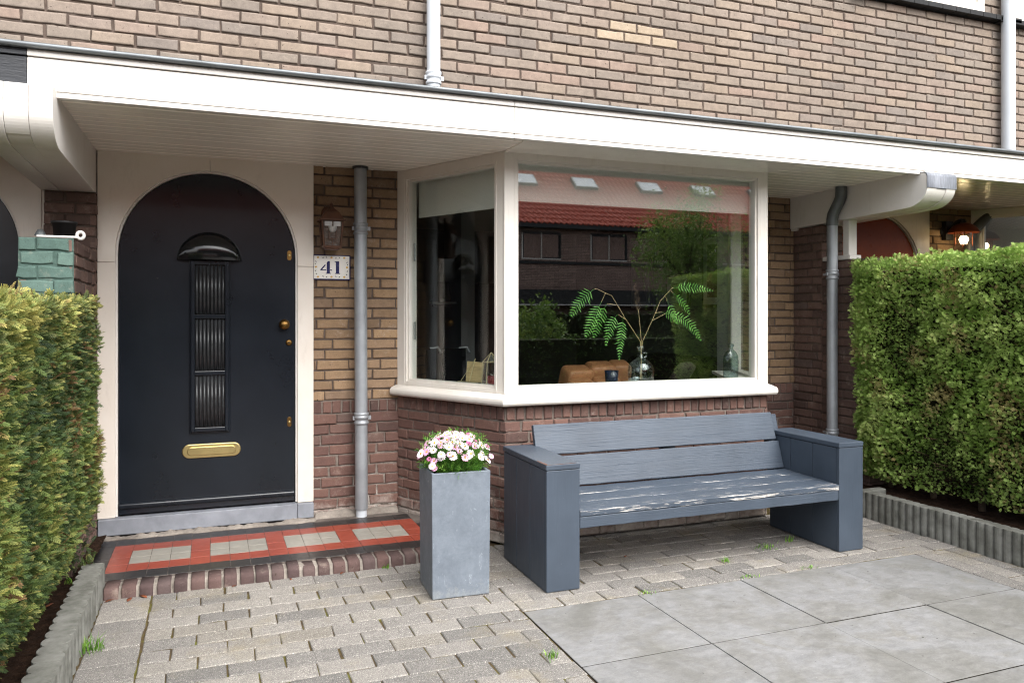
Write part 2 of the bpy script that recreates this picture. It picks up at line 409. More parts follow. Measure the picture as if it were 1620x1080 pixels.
        if patch: rv[((B[:, 0]+B[:, 1])/2 > patch[0]) & ((B[:, 0]+B[:, 1])/2 < patch[1]) & (B[:, 2] > patch[2]) & (B[:, 3] < patch[3])] = 0.
        if keep:
            mid = (B[:, 0]+B[:, 1])/2; ok = np.zeros(n, bool)
            for ka, kb in (keep if isinstance(keep[0], tuple) else [keep]): ok |= (mid >= ka) & (mid < kb)
            W = W[ok]; rv = rv[ok]; n = len(W); u0, u1 = (keep[0][0], keep[-1][1]) if isinstance(keep[0], tuple) else keep
        F = (q[None]+(np.arange(n)*(K+Rn))[:, None, None]).reshape(-1, 4)
        s.add(W.reshape(-1, 3), F, mat, True, rnd=np.repeat(rv, K+Rn))
        if back:
            # raked mortar with a slightly uneven face
            ng, mg = max(2, int((u1-u0)/.03)), max(2, int((v1-v0)/.03))
            a, b = np.meshgrid(np.linspace(u0, u1, ng), np.linspace(v0, v1, mg))
            d = -depth*.75+rg.normal(0, .0012, a.shape)
            W = O+a[..., None]*U+b[..., None]*V+d[..., None]*N
            i = np.arange(ng-1)[None]+np.arange(mg-1)[:, None]*ng; i = i.reshape(-1)
            qf = np.stack([i, i+1, i+ng+1, i+ng], 1); qf = qf[:, ::-1] if flip else qf
            s.add(W.reshape(-1, 3), qf, mort, True)
        return s
    def build(s, name, parent=None, bev=0., seg=2, loc=None, mesh_only=False):
        V = np.concatenate(s.v)
        o_loc = np.array(loc if loc is not None else ((0, 0, 0) if parent is None else world_loc(parent)), float)
        V = V-o_loc
        me = bpy.data.meshes.new(name)
        loops = []; starts = []; mats = []; sm = []; c = 0
        for F, m, h in s.f:
            k = F.shape[1]; loops.append(F.reshape(-1)); starts.append(np.arange(len(F))*k+c); c += F.size
            mats.append(np.full(len(F), m)); sm.append(np.full(len(F), h))
        loops = np.concatenate(loops); starts = np.concatenate(starts)
        me.vertices.add(len(V)); me.vertices.foreach_set('co', V.reshape(-1).astype(np.float32))
        me.loops.add(len(loops)); me.loops.foreach_set('vertex_index', loops.astype(np.int32))
        me.polygons.add(len(starts)); me.polygons.foreach_set('loop_start', starts.astype(np.int32))
        me.polygons.foreach_set('material_index', np.concatenate(mats).astype(np.int32))
        me.polygons.foreach_set('use_smooth', np.concatenate(sm).astype(bool))
        me.update(calc_edges=True); me.validate()
        A = np.concatenate(s.at)
        if len(A) == len(me.vertices):
            for i, nm in enumerate(('rnd', 'tip', 'chip')):
                if A[:, i].any():
                    a = me.attributes.new(nm, 'FLOAT', 'POINT'); a.data.foreach_set('value', A[:, i].astype(np.float32))
        for m in s.mats: me.materials.append(MATS[m])
        if mesh_only: return me
        o = bpy.data.objects.new(name, me); COL.objects.link(o)
        if parent is not None: o.parent = parent
        elif loc is not None: o.location = loc
        if bev:
            b = o.modifiers.new('Bevel', 'BEVEL'); b.width = bev; b.segments = seg; b.limit_method = 'ANGLE'; b.angle_limit = R(38); b.harden_normals = False
        return o

def world_loc(o):
    p = Vector((0, 0, 0))
    while o is not None: p = p+o.location; o = o.parent
    return p
def tag(o, label=None, cat=None, group=None, kind=None):
    if label: o['label'] = label
    if cat: o['category'] = cat
    if group: o['group'] = group
    if kind: o['kind'] = kind
    return o
def thing(name, loc, label, cat, group=None):
    o = bpy.data.objects.new(name, None); COL.objects.link(o); o.location = loc; o.empty_display_size = .1
    return tag(o, label, cat, group)
def copy_tree(o, parent=None):
    c = o.copy(); COL.objects.link(c); c.parent = parent
    for ch in list(o.children): copy_tree(ch, c)
    return c
X3, Y3, Z3 = (1, 0, 0), (0, 1, 0), (0, 0, 1)

# ------------------------------------------------------------------ main dimensions (metres; camera stands at x=0 y=0)
D = 5.20          # ground-floor wall plane
UY = 4.56         # upper wall plane (overhangs)
BY = 4.31         # front of the bay window
SZ = 2.35         # soffit height
FY = 3.93         # fascia front
PL, PR = -.76, 4.64   # property lines
A_ = (1.62, BY); B_ = (1.17, D); C_ = (3.53, BY); E_ = (3.98, D)
def frame(P, Q):
    u = np.array(Q)-np.array(P); L = float(np.hypot(*u)); u = u/L
    return (P, (u[0], u[1]), (u[1], -u[0])), L
FL, LL = frame(B_, A_); FF, LF = frame(A_, C_); FR, LR = frame(C_, E_)

# ------------------------------------------------------------------ ground
g = MB(); g.add([(-60, -60, -.03), (60, -60, -.03), (60, 60, -.03), (-60, 60, -.03)], [(0, 1, 2, 3)], 'soil')
tag(g.build('ground'), kind='structure')
pv = MB()
a, b_ = np.meshgrid(np.linspace(-.52, 4.16, 240), np.linspace(.1, 4.6, 230))
hh = np.array([-.0056+.0028*mnoise.noise((p*5, q*5, 1.))+.0012*mnoise.noise((p*30, q*30, 4.)) for p, q in zip(a.ravel(), b_.ravel())])
i = (np.arange(239)[None]+np.arange(229)[:, None]*240).ravel()
pv.add(np.stack([a.ravel(), b_.ravel(), hh], 1), np.stack([i, i+1, i+241, i+240], 1), 'joint_moss', True)
PO = (0, 0, 0)
kw = dict(L=.217, C=.1175, j=.0055, jit=1.25, tilt=.0005, offs=.0008, back=False)
pv.bricks(PO, X3, Z3, Y3, -.275, 1.338, .2, 4.195, 'paver', None, seed=3, **kw)
pv.bricks(PO, X3, Z3, Y3, 1.338, 4.13, 3.34, 4.36, 'paver', None, seed=4, **kw)
pv.bricks(PO, X3, Z3, Y3, 1.18, 1.338, 4.195, 4.43, 'paver', None, seed=14, **kw)
kw2 = dict(kw); kw2.update(L=.213, C=.118)
pv.bricks(PO, Y3, Z3, X3, .2, 4.19, -.495, -.278, 'paver', None, seed=5, L=.16, C=.217, j=.006, jit=1.25, tilt=.0005, offs=.0008, back=False)
pv.bricks(PO, Y3, Z3, X3, .2, 3.335, 3.772, 4.126, 'paver', None, seed=6, **kw2)
tag(pv.build('paving'), kind='structure')
sl = MB()
rg = np.random.default_rng(5)
for i in range(4):
    for j in range(6):
        x0 = 1.343+.6065*i; y1 = 3.333-.6065*j; d = rg.normal(0, .0012)
        sl.box(x0+.002, x0+.6035, y1-.6015, y1-.0045, -.05, .001+d, 'slab', rnd=rg.random())
sl.box(1.342, 3.768, .0, 3.334, -.045, -.0028, 'joint_dirt')
tag(sl.build('terrace', bev=.0012), kind='structure')
st = MB(); st.box(-60, 60, -4.2, -1.52, -.025, -.005, 'street_brick'); tag(st.build('pavement'), kind='structure')
st = MB(); st.box(-60, 60, -12.5, -4.2, -.029, -.012, 'asphalt'); tag(st.build('road'), kind='structure')
st = MB(); st.box(-60, 60, -15.5, -12.5, -.025, -.005, 'street_brick'); tag(st.build('far_pavement'), kind='structure')
def soilbed(x0, x1, y0, y1, z, seed):
    n, m = int((x1-x0)/.03), int((y1-y0)/.03)
    a, b = np.meshgrid(np.linspace(x0, x1, n), np.linspace(y0, y1, m))
    h = np.array([z+.02*mnoise.noise((p*6, q*6, seed))+.012*mnoise.noise((p*25, q*25, seed)) for p, q in zip(a.ravel(), b.ravel())])
    i = (np.arange(n-1)[None]+np.arange(m-1)[:, None]*n).ravel()
    s = MB(); s.add(np.stack([a.ravel(), b.ravel(), h], 1), np.stack([i, i+1, i+n+1, i+n], 1), 'soil', True)
    tag(s.build('soil'), kind='structure')
soilbed(-1.6, -.58, .5, 5.1, .09, 1.); soilbed(4.2, 5.6, .5, 5.1, .12, 2.)

# ------------------------------------------------------------------ wall helpers
def wall_band(mb, O, U, N, u0, u1, z0, z1, seed, kind='std'):
    """ochre bricks above a soldier course above red bricks"""
    V = Z3
    if kind == 'std':
        mb.bricks(O, U, N, V, u0, u1, .81, z1, 'brick_ochre', 'mortar_dark', bond='cross', seed=seed, phase=.03)
        mb.bricks(O, U, N, V, u0, u1, .725, .81, 'brick_red', 'mortar_low', L=.062, C=.085, bond='solo' if u1-u0 < .05 else 'run', seed=seed+1)
        mb.bricks(O, U, N, V, u0, u1, z0, .725, 'brick_red', 'mortar_low', bond='cross', seed=seed+2, jit=1.3)
    else:
        mb.bricks(O, U, N, V, u0, u1, z0, z1, kind, 'mortar_dark', bond='cross', seed=seed)
def arch_pts(cx, hw, zs, n=28, rev=False):
    p = [(cx+hw*math.cos(PI*i/n), zs+hw*math.sin(PI*i/n)) for i in range(n+1)]
    return p[::-1] if rev else p

def door_set(parent, cx, doormat, full=True):
    """white surround with arched opening, stone sill and door; parts of a house"""
    hw, zs = .515, 1.741
    xl, xr = cx-.622, cx+.627
    s = MB()
    s.box(xl, cx-hw-.012, 5.165, 5.235, .166, 1.688, 'cream_paint'); s.box(cx+hw+.012, xr, 5.165, 5.235, .166, 1.688, 'cream_paint')
    for a, b in ((xl, cx-.001), (cx+.001, xr)):
        sgn = -1 if a == xl else 1
        arc = [(cx+sgn*(hw+.012)*math.cos(PI/2*i/20), zs+(hw+.012)*math.sin(PI/2*i/20)) for i in range(21)]
        arc[-1] = (cx+sgn*.001, arc[-1][1])
        o = a if sgn < 0 else b
        poly = [(o, 1.690), (cx+sgn*(hw+.012), 1.690)]+arc+[(cx+sgn*.001, 2.37), (o, 2.37)]
        if sgn > 0: poly = poly[::-1]
        s.prism(poly, 5.165, 5.235, 'y', 'cream_paint')
    # stop bead lining the opening
    ring = [(cx+hw+.012, .168)]+arch_pts(cx, hw+.012, zs)+[(cx-hw-.012, .168)]
    inn = [(cx+hw, .168)]+arch_pts(cx, hw, zs)+[(cx-hw, .168)]
    n = len(ring)
    v = [(p[0], 5.18, p[1]) for p in ring]+[(p[0], 5.18, p[1]) for p in inn]+[(p[0], 5.24, p[1]) for p in inn]
    s.add(v, [(i, i+1, n+i+1, n+i) for i in range(n-1)]+[(n+i, n+i+1, 2*n+i+1, 2*n+i) for i in range(n-1)], 'white_paint')
    s.build('door_surround', parent, bev=.002)
    t = MB(); t.box(xl+.005, cx+.522, 5.135, 5.26, .068, .164, 'bluestone'); t.box(cx+.524, xr-.002, 5.137, 5.26, .069, .1635, 'bluestone')
    t.build('threshold', parent, bev=.004)
    d = MB(); d.prism([(cx+hw-.003, .175)]+arch_pts(cx, hw-.003, zs)+[(cx-hw+.003, .175)], 5.197, 5.245, 'y', doormat)
    door = d.build('door', parent, bev=.003)
    if not full: return door
    # weather bar
    w = MB(); w.tube([(cx-hw+.01, 5.186, .228), (cx+hw-.01, 5.186, .228)], .019, 'door_black', 16); w.box(cx-hw+.008, cx+hw-.008, 5.183, 5.2, .178, .212, 'door_black')
    w.build('weather_bar', door)
    # glazed slot: moulding, three reeded panes
    gx0, gx1, gz0, gz1 = cx-.110, cx+.110, .652, 1.712
    m = MB()
    for a, b, c, e in ((gx0, gx0+.022, gz0, gz1), (gx1-.022, gx1, gz0, gz1)): m.box(a, b, 5.168, 5.2, c, e, 'door_black')
    for c in (gz0, 1.002, 1.352, gz1-.024): m.box(gx0+.0205, gx1-.0205, 5.171, 5.2, c, c+.026, 'door_black')
    for a, b, c, e in ((gx0-.01, gx0+.0005, gz0-.01, gz1+.01), (gx1-.0005, gx1+.01, gz0-.01, gz1+.01)): m.box(a, b, 5.184, 5.2, c, e, 'door_black')
    for c in (gz0-.0105, gz1): m.box(gx0+.0005, gx1-.0005, 5.1845, 5.2, c, c+.0105, 'door_black')
    m.build('glazing_frame', door, bev=.004)
    for c0, c1 in ((gz0+.026, 1.002), (1.028, 1.352), (1.378, gz1-.024)):
        p = MB(); nr = 8; w_ = (gx1-gx0-.044)/nr
        for k in range(nr):
            xa = gx0+.022+k*w_
            pr = [(xa+w_*.5+w_*.36*math.cos(PI*i/8), 5.191-.007*math.sin(PI*i/8)) for i in range(9)]
            p.prism(pr[::-1], c0+.006, c1-.006, 'z', 'reed_glass', True)
        p.box(gx0+.021, gx1-.021, 5.191, 5.196, c0, c1, 'gloss_black')
        p.build('glass_pane', door)
    # half-round hood over the slot
    h = MB(); RX, HZ, DP = .19, .175, .085; n, m_ = 36, 14; vv = []
    for i in range(n+1):
        x = -RX*math.cos(PI*i/n); e = math.sqrt(max(0, 1-(x/RX)**2)); Hx = HZ*e
        for k in range(m_+1):
            q = k/m_; vv.append((cx-.003+x, 5.198-DP*(e**.8)*max(0., 1-q**2.6)**.6*(.82+.18*(1-(1-q)**3)), 1.717+.028*min(1, e*3)*0+Hx*q))
    h.add(vv, [(i*(m_+1)+k, i*(m_+1)+k+1, (i+1)*(m_+1)+k+1, (i+1)*(m_+1)+k) for i in range(n) for k in range(m_)], 'gloss_black', True)
    h.add([vv[i*(m_+1)] for i in range(n+1)], [tuple(range(n+1))], 'gloss_black')
    h.build('hood', door)
    # letter plate (stadium with raised flap)
    def stadium(x, z, a, b, n=10): return [(x+a-b+b*math.cos(-PI/2+PI*i/n), z+b*math.sin(-PI/2+PI*i/n)) for i in range(n+1)]+[(x-a+b+b*math.cos(PI/2+PI*i/n), z+b*math.sin(PI/2+PI*i/n)) for i in range(n+1)]
    lp = MB(); lp.prism(stadium(cx+.01, .532, .172, .044), 5.186, 5.2, 'y', 'brass'); l1 = lp.build('letter_plate', door, bev=.006, seg=3)
    fl = MB(); fl.prism(stadium(cx+.01, .532, .142, .026), 5.178, 5.187, 'y', 'brass'); fl.build('letter_flap', door, bev=.004, seg=3)
    k = MB(); k.lathe([(0, .072), (.014, .071), (.027, .063), (.034, .048), (.033, .036), (.022, .026), (.014, .018), (.013, .008), (.024, .006), (.026, 0)], (cx+.443, 5.197, 1.315), 'brass_dull', axis='y'); k.build('door_knob', door)
    k = MB(); k.lathe([(0, .012), (.012, .012), (.019, .009), (.02, 0)], (cx+.475, 5.197, 1.198), 'brass_dull', axis='y'); k.lathe([(0, .0135), (.0045, .013), (.005, .01)], (cx+.475, 5.197, 1.198), 'matt_black', axis='y', seg=12); k.build('lock_cylinder', door)
    for z in (1.76, .685):
        k = MB(); k.prism(stadium(0, 0, .032, .013), 0, .006, 'y', 'brass_dull')
        v = np.concatenate(k.v); v = np.stack([v[:, 2]+cx+.478, 5.192+v[:, 1], v[:, 0]+z], 1); k.v = [v]
        k.lathe([(0, .009), (.006, .008), (.0075, .004)], (cx+.478, 5.194, z), 'brass', axis='y', seg=12)
        k.build('lock_plate', door, bev=.001)
    k = MB(); k.lathe([(0, .003), (.004, .002), (.005, 0)], (cx-.3, 5.196, 1.60), 'matt_black', axis='y', seg=10); k.build('peep_hole', door)
    return door
t = NT('reed_glass')
MATS['reed_glass'] = t.bsdf(t.ramp(t.noise(30, 4), [(.3, '#232527'), (.7, '#3a3c3e')]), .34, 0, .5)

def sweep(mb, path, prof, mat, closed_ends=True):
    """profile (n,z) swept along a horizontal path with mitred corners (outward = right-hand side (uy,-ux))"""
    n = len(path); v = []
    for i, p in enumerate(path):
        nrm = []
        for a, b in ((i-1, i), (i, i+1)):
            if 0 <= a and b < n:
                u = np.array(path[b])-np.array(path[a]); u = u/np.hypot(*u); nrm.append(np.array((u[1], -u[0])))
        if len(nrm) == 2:
            m = nrm[0]+nrm[1]; m = m/np.hypot(*m); k = 1/np.dot(m, nrm[0]); m = m*k
        else: m = nrm[0]
        v += [(p[0]+m[0]*q, p[1]+m[1]*q, z) for q, z in prof]
    k = len(prof)
    f = [(i*k+j, i*k+(j+1) % k, (i+1)*k+(j+1) % k, (i+1)*k+j) for i in range(n-1) for j in range(k)]
    if closed_ends: f += [tuple(range(k))[::-1], tuple(range((n-1)*k, n*k))]
    mb.add(v, f, mat, False)

def bay_face(mb, F, L, pu0, pu1, pz0, pz1, z0=.905, z1=2.349, e=0.):
    """frame with stepped inner bead around one glass opening"""
    M_ = 'white_frame'
    mb.fbox(F, e, pu0-.016, -.085, 0, z0, z1, M_); mb.fbox(F, pu1+.016, L-e, -.085, 0, z0, z1, M_)
    mb.fbox(F, pu0-.0165, pu1+.0165, -.084, -.0008, z0+.0008, pz0-.016, M_); mb.fbox(F, pu0-.0165, pu1+.0165, -.084, -.0008, pz1+.016, z1-.0008, M_)
    # inner bead, set back
    mb.fbox(F, pu0-.0165, pu0, -.08, -.014, pz0-.0165, pz1+.0165, M_); mb.fbox(F, pu1, pu1+.0165, -.08, -.014, pz0-.0165, pz1+.0165, M_)
    mb.fbox(F, pu0-.0005, pu1+.0005, -.079, -.015, pz0-.0165, pz0, M_); mb.fbox(F, pu0-.0005, pu1+.0005, -.079, -.015, pz1, pz1+.0165, M_)
    # outer raised lining lines
    for a in (pu0-.034, pu1+.030): mb.fbox(F, a, a+.004, -.01, .0025, pz0-.03, pz1+.03, M_)

# ------------------------------------------------------------------ OUR HOUSE
house = thing('terraced_house', (1.9, D, 0), 'brick terraced house with black arched front door numbered 41 and white bay window', 'house')
w = MB()
wall_band(w, (.61, D, 0), X3, (0, -1, 0), 0, .56+.03, .03, 2.365, 21)
O3 = lambda p: (p[0], p[1], 0)
for F, L, sd in ((FL, LL, 31), (FF, LF, 41), (FR, LR, 51)):
    O, u, n = F
    U3 = (*u, 0); N3 = (*n, 0)
    w.bricks(O3(O), U3, N3, Z3, 0, L, .742, .834, 'brick_red', 'mortar_low', L=.0615, C=.092, bond='run', seed=sd)
    w.bricks(O3(O), U3, N3, Z3, 0, L, .01, .742, 'brick_red', 'mortar_low', bond='cross', seed=sd+1, jit=1.5)
wall_band(w, (3.9, D, 0), X3, (0, -1, 0), 0, .64, .0, 2.365, 61)
w.build('ground_floor_wall', house)
up = MB()
def upper_wall(mb, lower, upper):
    O, N = (0, UY, 0), (0, -1, 0)
    kw_ = dict(j=.0125)
    mb.bricks(O, X3, N, Z3, -5.0, 9.2, 2.53, 3.797, 'brick_sand', 'mortar_dark', seed=71, keep=lower, patch=PATCH, **kw_)
    for k in upper: mb.bricks(O, X3, N, Z3, -5.0, 9.2, 3.797, 5.331, 'brick_sand', 'mortar_dark', seed=72, keep=k, phase=.0, **kw_)
PATCH = (2.42, 2.90, 3.19, 3.335)
upper_wall(up, (PL, PR), [(PL, PR)])
up.build('upper_wall', house)
# canopy
def canopy(parent, x0, x1, fascia_mat, seed, low=True):
    f = MB()
    cuts = [x0]+[c for c in (1.53,) if x0 < c < x1]+[x1]
    for xa, xb in zip(cuts[:-1], cuts[1:]):
        f.box(xa+.0008, xb-.0008, FY, FY+.03, 2.3625 if low else 2.352, 2.5035, fascia_mat)
        f.box(xa+.0009, xb-.0009, FY+.018, FY+.031, 2.34, 2.53, fascia_mat)
        if low: f.box(xa+.0008, xb-.0008, FY-.004, FY+.032, 2.334, 2.3575, fascia_mat)
        f.box(xa+.0008, xb-.0008, FY-.008, FY+.025, 2.5085, 2.5275, fascia_mat)
        f.box(xa+.0008, xb-.0008, FY-.002, FY+.026, 2.5275, 2.5395, fascia_mat)
    fo = f.build('canopy', parent, bev=.0025)
    z = MB(); z.tube([(x0, FY-.026, 2.551), (x1, FY-.026, 2.551)], .0115, 'zinc_edge', 14)
    z.box(x0, x1, FY-.024, FY+.03, 2.5405, 2.5615, 'zinc_edge')
    z.hexa([(x0, FY+.02, 2.55), (x1, FY+.02, 2.55), (x1, UY, 2.60), (x0, UY, 2.60), (x0, FY+.02, 2.565), (x1, FY+.02, 2.565), (x1, UY, 2.62), (x0, UY, 2.62)], 'zinc_dull')
    z.build('roof_edge', fo)
    s = MB(); y = FY+.033; k = 0
    rg = np.random.default_rng(seed)
    while y < 5.24:
        wv = .088; zz = SZ+rg.normal(0, .0006)
        s.prism([(y+.001, zz+.014), (y+.001, zz+.006), (y+.006, zz), (y+wv-.007, zz), (y+wv-.002, zz+.006), (y+wv-.002, zz+.014)], x0+.002, x1-.002, 'x', 'soffit_paint'); y += wv
    s.box(x0, x1, FY+.03, 5.3, SZ+.014, SZ+.02, 'cream_paint')
    s.build('soffit', fo)
    return fo
can = canopy(house, PL, PR, 'white_paint', 3)
b = MB(); b.box(A_[0], C_[0], FY+.032, BY+.02, SZ-.006, SZ-.0004, 'soffit_paint'); b.build('soffit_board', can, bev=.001)
# beams on the party lines
def beam(parent, x0, x1, lead, front, zt):
    prof = [(5.2, 2.094), (5.2, SZ-.001), (front+.02, SZ-.001)]
    if zt: prof = [(5.2, 2.094), (5.2, SZ-.001), (FY+.03, SZ-.001), (FY-.001, zt), (front+.004, zt)]
    nose = [(front, 2.31)]+[(front+.17*(1-math.cos(PI/2*q/16)), 2.25-.132*math.sin(PI/2*q/16)) for q in range(17)]+[(front+.3, 2.113)]
    if not zt: nose = [(front+.004, 2.335)]+nose
    m = MB(); wd = (x1-x0)/3
    poly = prof+nose
    for k in range(3):
        e = .0035 if k == 1 else 0
        pp = [(y+(e if y < 4.1 else 0), z+(e if z < 2.15 else 0)) for y, z in poly]
        m.prism(pp, x0+k*wd+.0008, x0+(k+1)*wd-.0008, 'x', 'white_paint')
    o = m.build('support_beam', parent, bev=.002)
    if lead:
        c = MB(); ys = [(front+.09, SZ+.0005-.004), (front+.03, SZ-.004), (front+.006, 2.339), (front-.004, 2.315), (front-.004, 2.236)]
        n = len(ys); v = []
        for x in (x0-.003, x1+.003): v += [(x, y, z) for y, z in ys]
        v2 = [(x, y+.006, z-.004) for x, y, z in v]
        c.add(v+v2, [(i, i+1, n+i+1, n+i) for i in range(n-1)]+[(2*n+i+1, 2*n+i, 3*n+i, 3*n+i+1) for i in range(n-1)]+[(i+1, i, 2*n+i, 2*n+i+1) for i in range(n-1)]+[(n+i, n+i+1, 3*n+i+1, 3*n+i) for i in range(n-1)], 'lead', True)
        c.build('lead_cap', o)
    return o
beam(house, -.925, -.645, False, 3.842, 2.366)
beam(house, 4.495, 4.76, True, 3.868, 0)
# pilasters under the beams
p = MB()
p.bricks((-.905, 5.12, 0), X3, (0, -1, 0), Z3, 0, .265, .05, 2.093, 'brick_brown', 'mortar_dark', bond='cross', seed=81)
p.bricks((-.64, 5.12, 0), Y3, (1, 0, 0), Z3, 0, .1, .05, 2.093, 'brick_brown', 'mortar_dark', bond='solo', seed=83)
p.bricks((-.905, 5.12, 0), Y3, (-1, 0, 0), Z3, 0, .1, .05, 2.093, 'brick_brown', 'mortar_dark', bond='solo', seed=84)
p.build('pilaster', house)
p = MB()
p.bricks((4.53, 4.88, 0), Y3, (-1, 0, 0), Z3, 0, .335, .0, 2.093, 'brick_brown', 'mortar_dark', bond='cross', seed=85)
p.bricks((4.53, 4.88, 0), X3, (0, -1, 0), Z3, 0, .22, .0, 2.093, 'brick_brown', 'mortar_dark', bond='cross', seed=86)
p.bricks((4.75, 4.88, 0), Y3, (1, 0, 0), Z3, 0, .335, .0, 2.093, 'brick_brown', 'mortar_dark', bond='cross', seed=87)
p.build('pilaster', house)
# white batten where the beam meets the wall
bt = MB(); bt.box(4.505, 4.53, 5.13, 5.205, 2.075, 2.34, 'white_paint'); bt.build('batten', house, bev=.006)
door_set(house, -.017, 'door_black')
# bay window
bw = MB()
bay_face(bw, FL, LL, .108, .893, .948, 2.268)
bay_face(bw, FF, LF, .090, 1.820, .950, 2.285)
bay_face(bw, FR, LR, .104, .889, .948, 2.268)
for P_ in (A_, C_): bw.tube([(P_[0], P_[1]+.006, .906), (P_[0], P_[1]+.006, 2.348)], .0085, 'white_frame', 10, False)
bay = bw.build('bay_window', house, bev=.0022)
for F, a, b_, c, d in ((FL, .108, .893, .948, 2.268), (FF, .09, 1.82, .95, 2.285), (FR, .104, .889, .948, 2.268)):
    q = MB(); q.fbox(F, a-.004, b_+.004, -.044, -.036, c-.004, d+.004, 'window_glass' if F is FF else 'plain_glass'); q.build('glass_pane', bay)
s = MB(); sweep(s, [B_, A_, C_, E_], [(-.03, .835), (.046, .835), (.058, .841), (.0645, .851), (.066, .864), (.0635, .877), (.055, .888), (.03, .8985), (.001, .905), (-.03, .906)], 'white_frame')
s.build('window_sill', bay, bev=.001)
sb = MB(); sb.prism([(B_[0]+.235, D+.04), (B_[0]+.075, D-.03), (A_[0]+.05, BY+.087), (C_[0]-.05, BY+.087), (E_[0]-.075, D-.03), (E_[0]-.235, D+.04), (C_[0]-.13, BY+.255), (A_[0]+.13, BY+.255)], .908, .930, 'z', 'white_frame'); sb.build('inner_sill', bay, bev=.003)
# window catches on the oblique sash
for z in (1.27, 1.8):
    k = MB(); k.fbox(FL, .112, .125, -.06, -.05, z-.06, z+.06, 'steel'); k.build('window_stay', bay, bev=.002)
# room behind the windows
rm = MB()
rm.box(.65, 4.72, 5.24, 9.6, .08, .18, 'room_floor')
rm.box(.65, 4.72, 5.26, 9.6, 2.46, 2.52, 'room_light')
rm.box(.6, .7, 5.24, 9.6, .18, 2.46, 'room_dark'); rm.box(4.6, 4.7, 5.5, 9.6, .18, 2.46, 'room_back'); rm.box(.65, 4.7, 9.5, 9.6, .18, 2.46, 'room_back')
rm.box(.62, 1.18, 5.23, 5.5, .1, 2.46, 'room_light'); rm.box(3.985, 4.66, 5.23, 5.5, .1, 2.46, 'room_light')
rm.prism([(1.2, 5.5), (1.2, 5.21), (1.66, 4.36), (3.49, 4.36), (3.95, 5.21), (3.95, 5.5)], 2.349, 2.372, 'z', 'room_light')
rm.prism([(1.2, 5.5), (1.2, 5.26), (1.67, 4.40), (3.48, 4.40), (3.95, 5.26), (3.95, 5.5)], .06, .6, 'z', 'room_dark')
rm.box(1.0, 1.9, 9.0, 9.5, .18, 2.1, 'fabric_dark'); rm.box(2.28, 2.42, 7.3, 7.9, .18, 2.4, 'room_dark'); rm.box(2.9, 3.3, 8.6, 9.4, .18, 1.75, 'matt_black')
rm.box(-.782, .64, 5.252, 5.3, 0, 2.5, 'matt_black')  # unseen black backing, added to block sky light leaking through the door wall gaps
rm.build('room_shell', house)

# ------------------------------------------------------------------ upper windows
def upper_window(parent, x0, x1, z0, name='window'):
    f = MB()
    y0, y1 = UY-.028, UY+.09
    for a, b, c, d in ((x0, x0+.09, z0, z0+1.3), (x1-.075, x1, z0, z0+1.3), (x0+.0895, x1-.0745, z0+.0005, z0+.075), (x0+.0895, x1-.0745, z0+1.22, z0+1.2995)): f.box(a, b, y0, y1, c, d, 'white_frame')
    f.box(x0+.089, x0+.12, y0+.02, y1, z0+.07, z0+1.22, 'white_frame'); f.box(x1-.095, x1-.074, y0+.02, y1, z0+.07, z0+1.22, 'white_frame'); f.box(x0+.119, x1-.0945, y0+.02, y1, z0+.07, z0+.092, 'white_frame')
    o = f.build(name, parent, bev=.003)
    p = MB(); p.box(x0+.12, x1-.09, y0+.05, y0+.058, z0+.09, z0+1.22, 'painted_sky_glass'); p.build('pane', o)
    s = MB(); k = x0-.16
    while k < x1+.24: s.hexa([(k+.0015, UY-.065, z0-.052), (k+.1485, UY-.065, z0-.052), (k+.1485, UY+.02, z0-.052), (k+.0015, UY+.02, z0-.052), (k+.0015, UY-.065, z0-.012), (k+.1485, UY-.065, z0-.012), (k+.1485, UY+.02, z0+.004), (k+.0015, UY+.02, z0+.004)], 'sill_black'); k += .15
    s.build('sill', o, bev=.003)
    return o

# ------------------------------------------------------------------ neighbours (same builder, plainer)
nr = thing('terraced_house', (8.0, D, 0), 'brick house behind the conifer hedge with rust-brown arched door and lit lamp', 'house')
w = MB()
wall_band(w, (6.037, D, 0), X3, (0, -1, 0), 0, .58, .03, 2.365, 121)
w.build('ground_floor_wall', nr)
up = MB(); O, N = (0, UY, 0), (0, -1, 0)
upper_wall(up, (PR, 9.3), [(PR, 4.655), (5.905, 6.205)])
up.build('upper_wall', nr)
canopy(nr, PR, 9.5, 'white_paint', 9)
door_set(nr, 5.403, 'brown_door', False)
upper_window(nr, 4.652, 5.903, 3.852); upper_window(nr, 6.207, 8.3, 3.84)
bw = MB(); Bn, An, Cn = (B_[0]+5.42, D), (A_[0]+5.42, BY), (C_[0]+5.42, BY)
F1, L1 = frame(Bn, An); F2, L2 = frame(An, Cn)
bay_face(bw, F1, L1, .108, .893, .948, 2.268); bay_face(bw, F2, L2, .09, 1.82, .95, 2.285)
nb = bw.build('bay_window', nr, bev=.0022)
for F, a, b_ in ((F1, .108, .893), (F2, .09, 1.82)):
    q = MB(); q.fbox(F, a-.004, b_+.004, -.044, -.036, .944, 2.285, 'window_glass'); q.build('glass_pane', nb)
q = MB(); q.box(6.6, 9.2, 5.4, 5.5, 0, 2.4, 'room_dark'); q.build('room_shell', nr)
nl = thing('terraced_house', (-4.0, D, 0), 'brick house behind the yew hedge with black fascia board and dark arched door', 'house')
w = MB(); wall_band(w, (-2.8, D, 0), X3, (0, -1, 0), 0, .61, .03, 2.365, 221); w.build('ground_floor_wall', nl)
up = MB(); upper_wall(up, (-5.1, PL), [(-5.1, PL)]); up.build('upper_wall', nl)
canopy(nl, -5.0, PL-.0, 'black_board', 19, low=False)
dl = door_set(nl, -1.553, 'door_black', False)
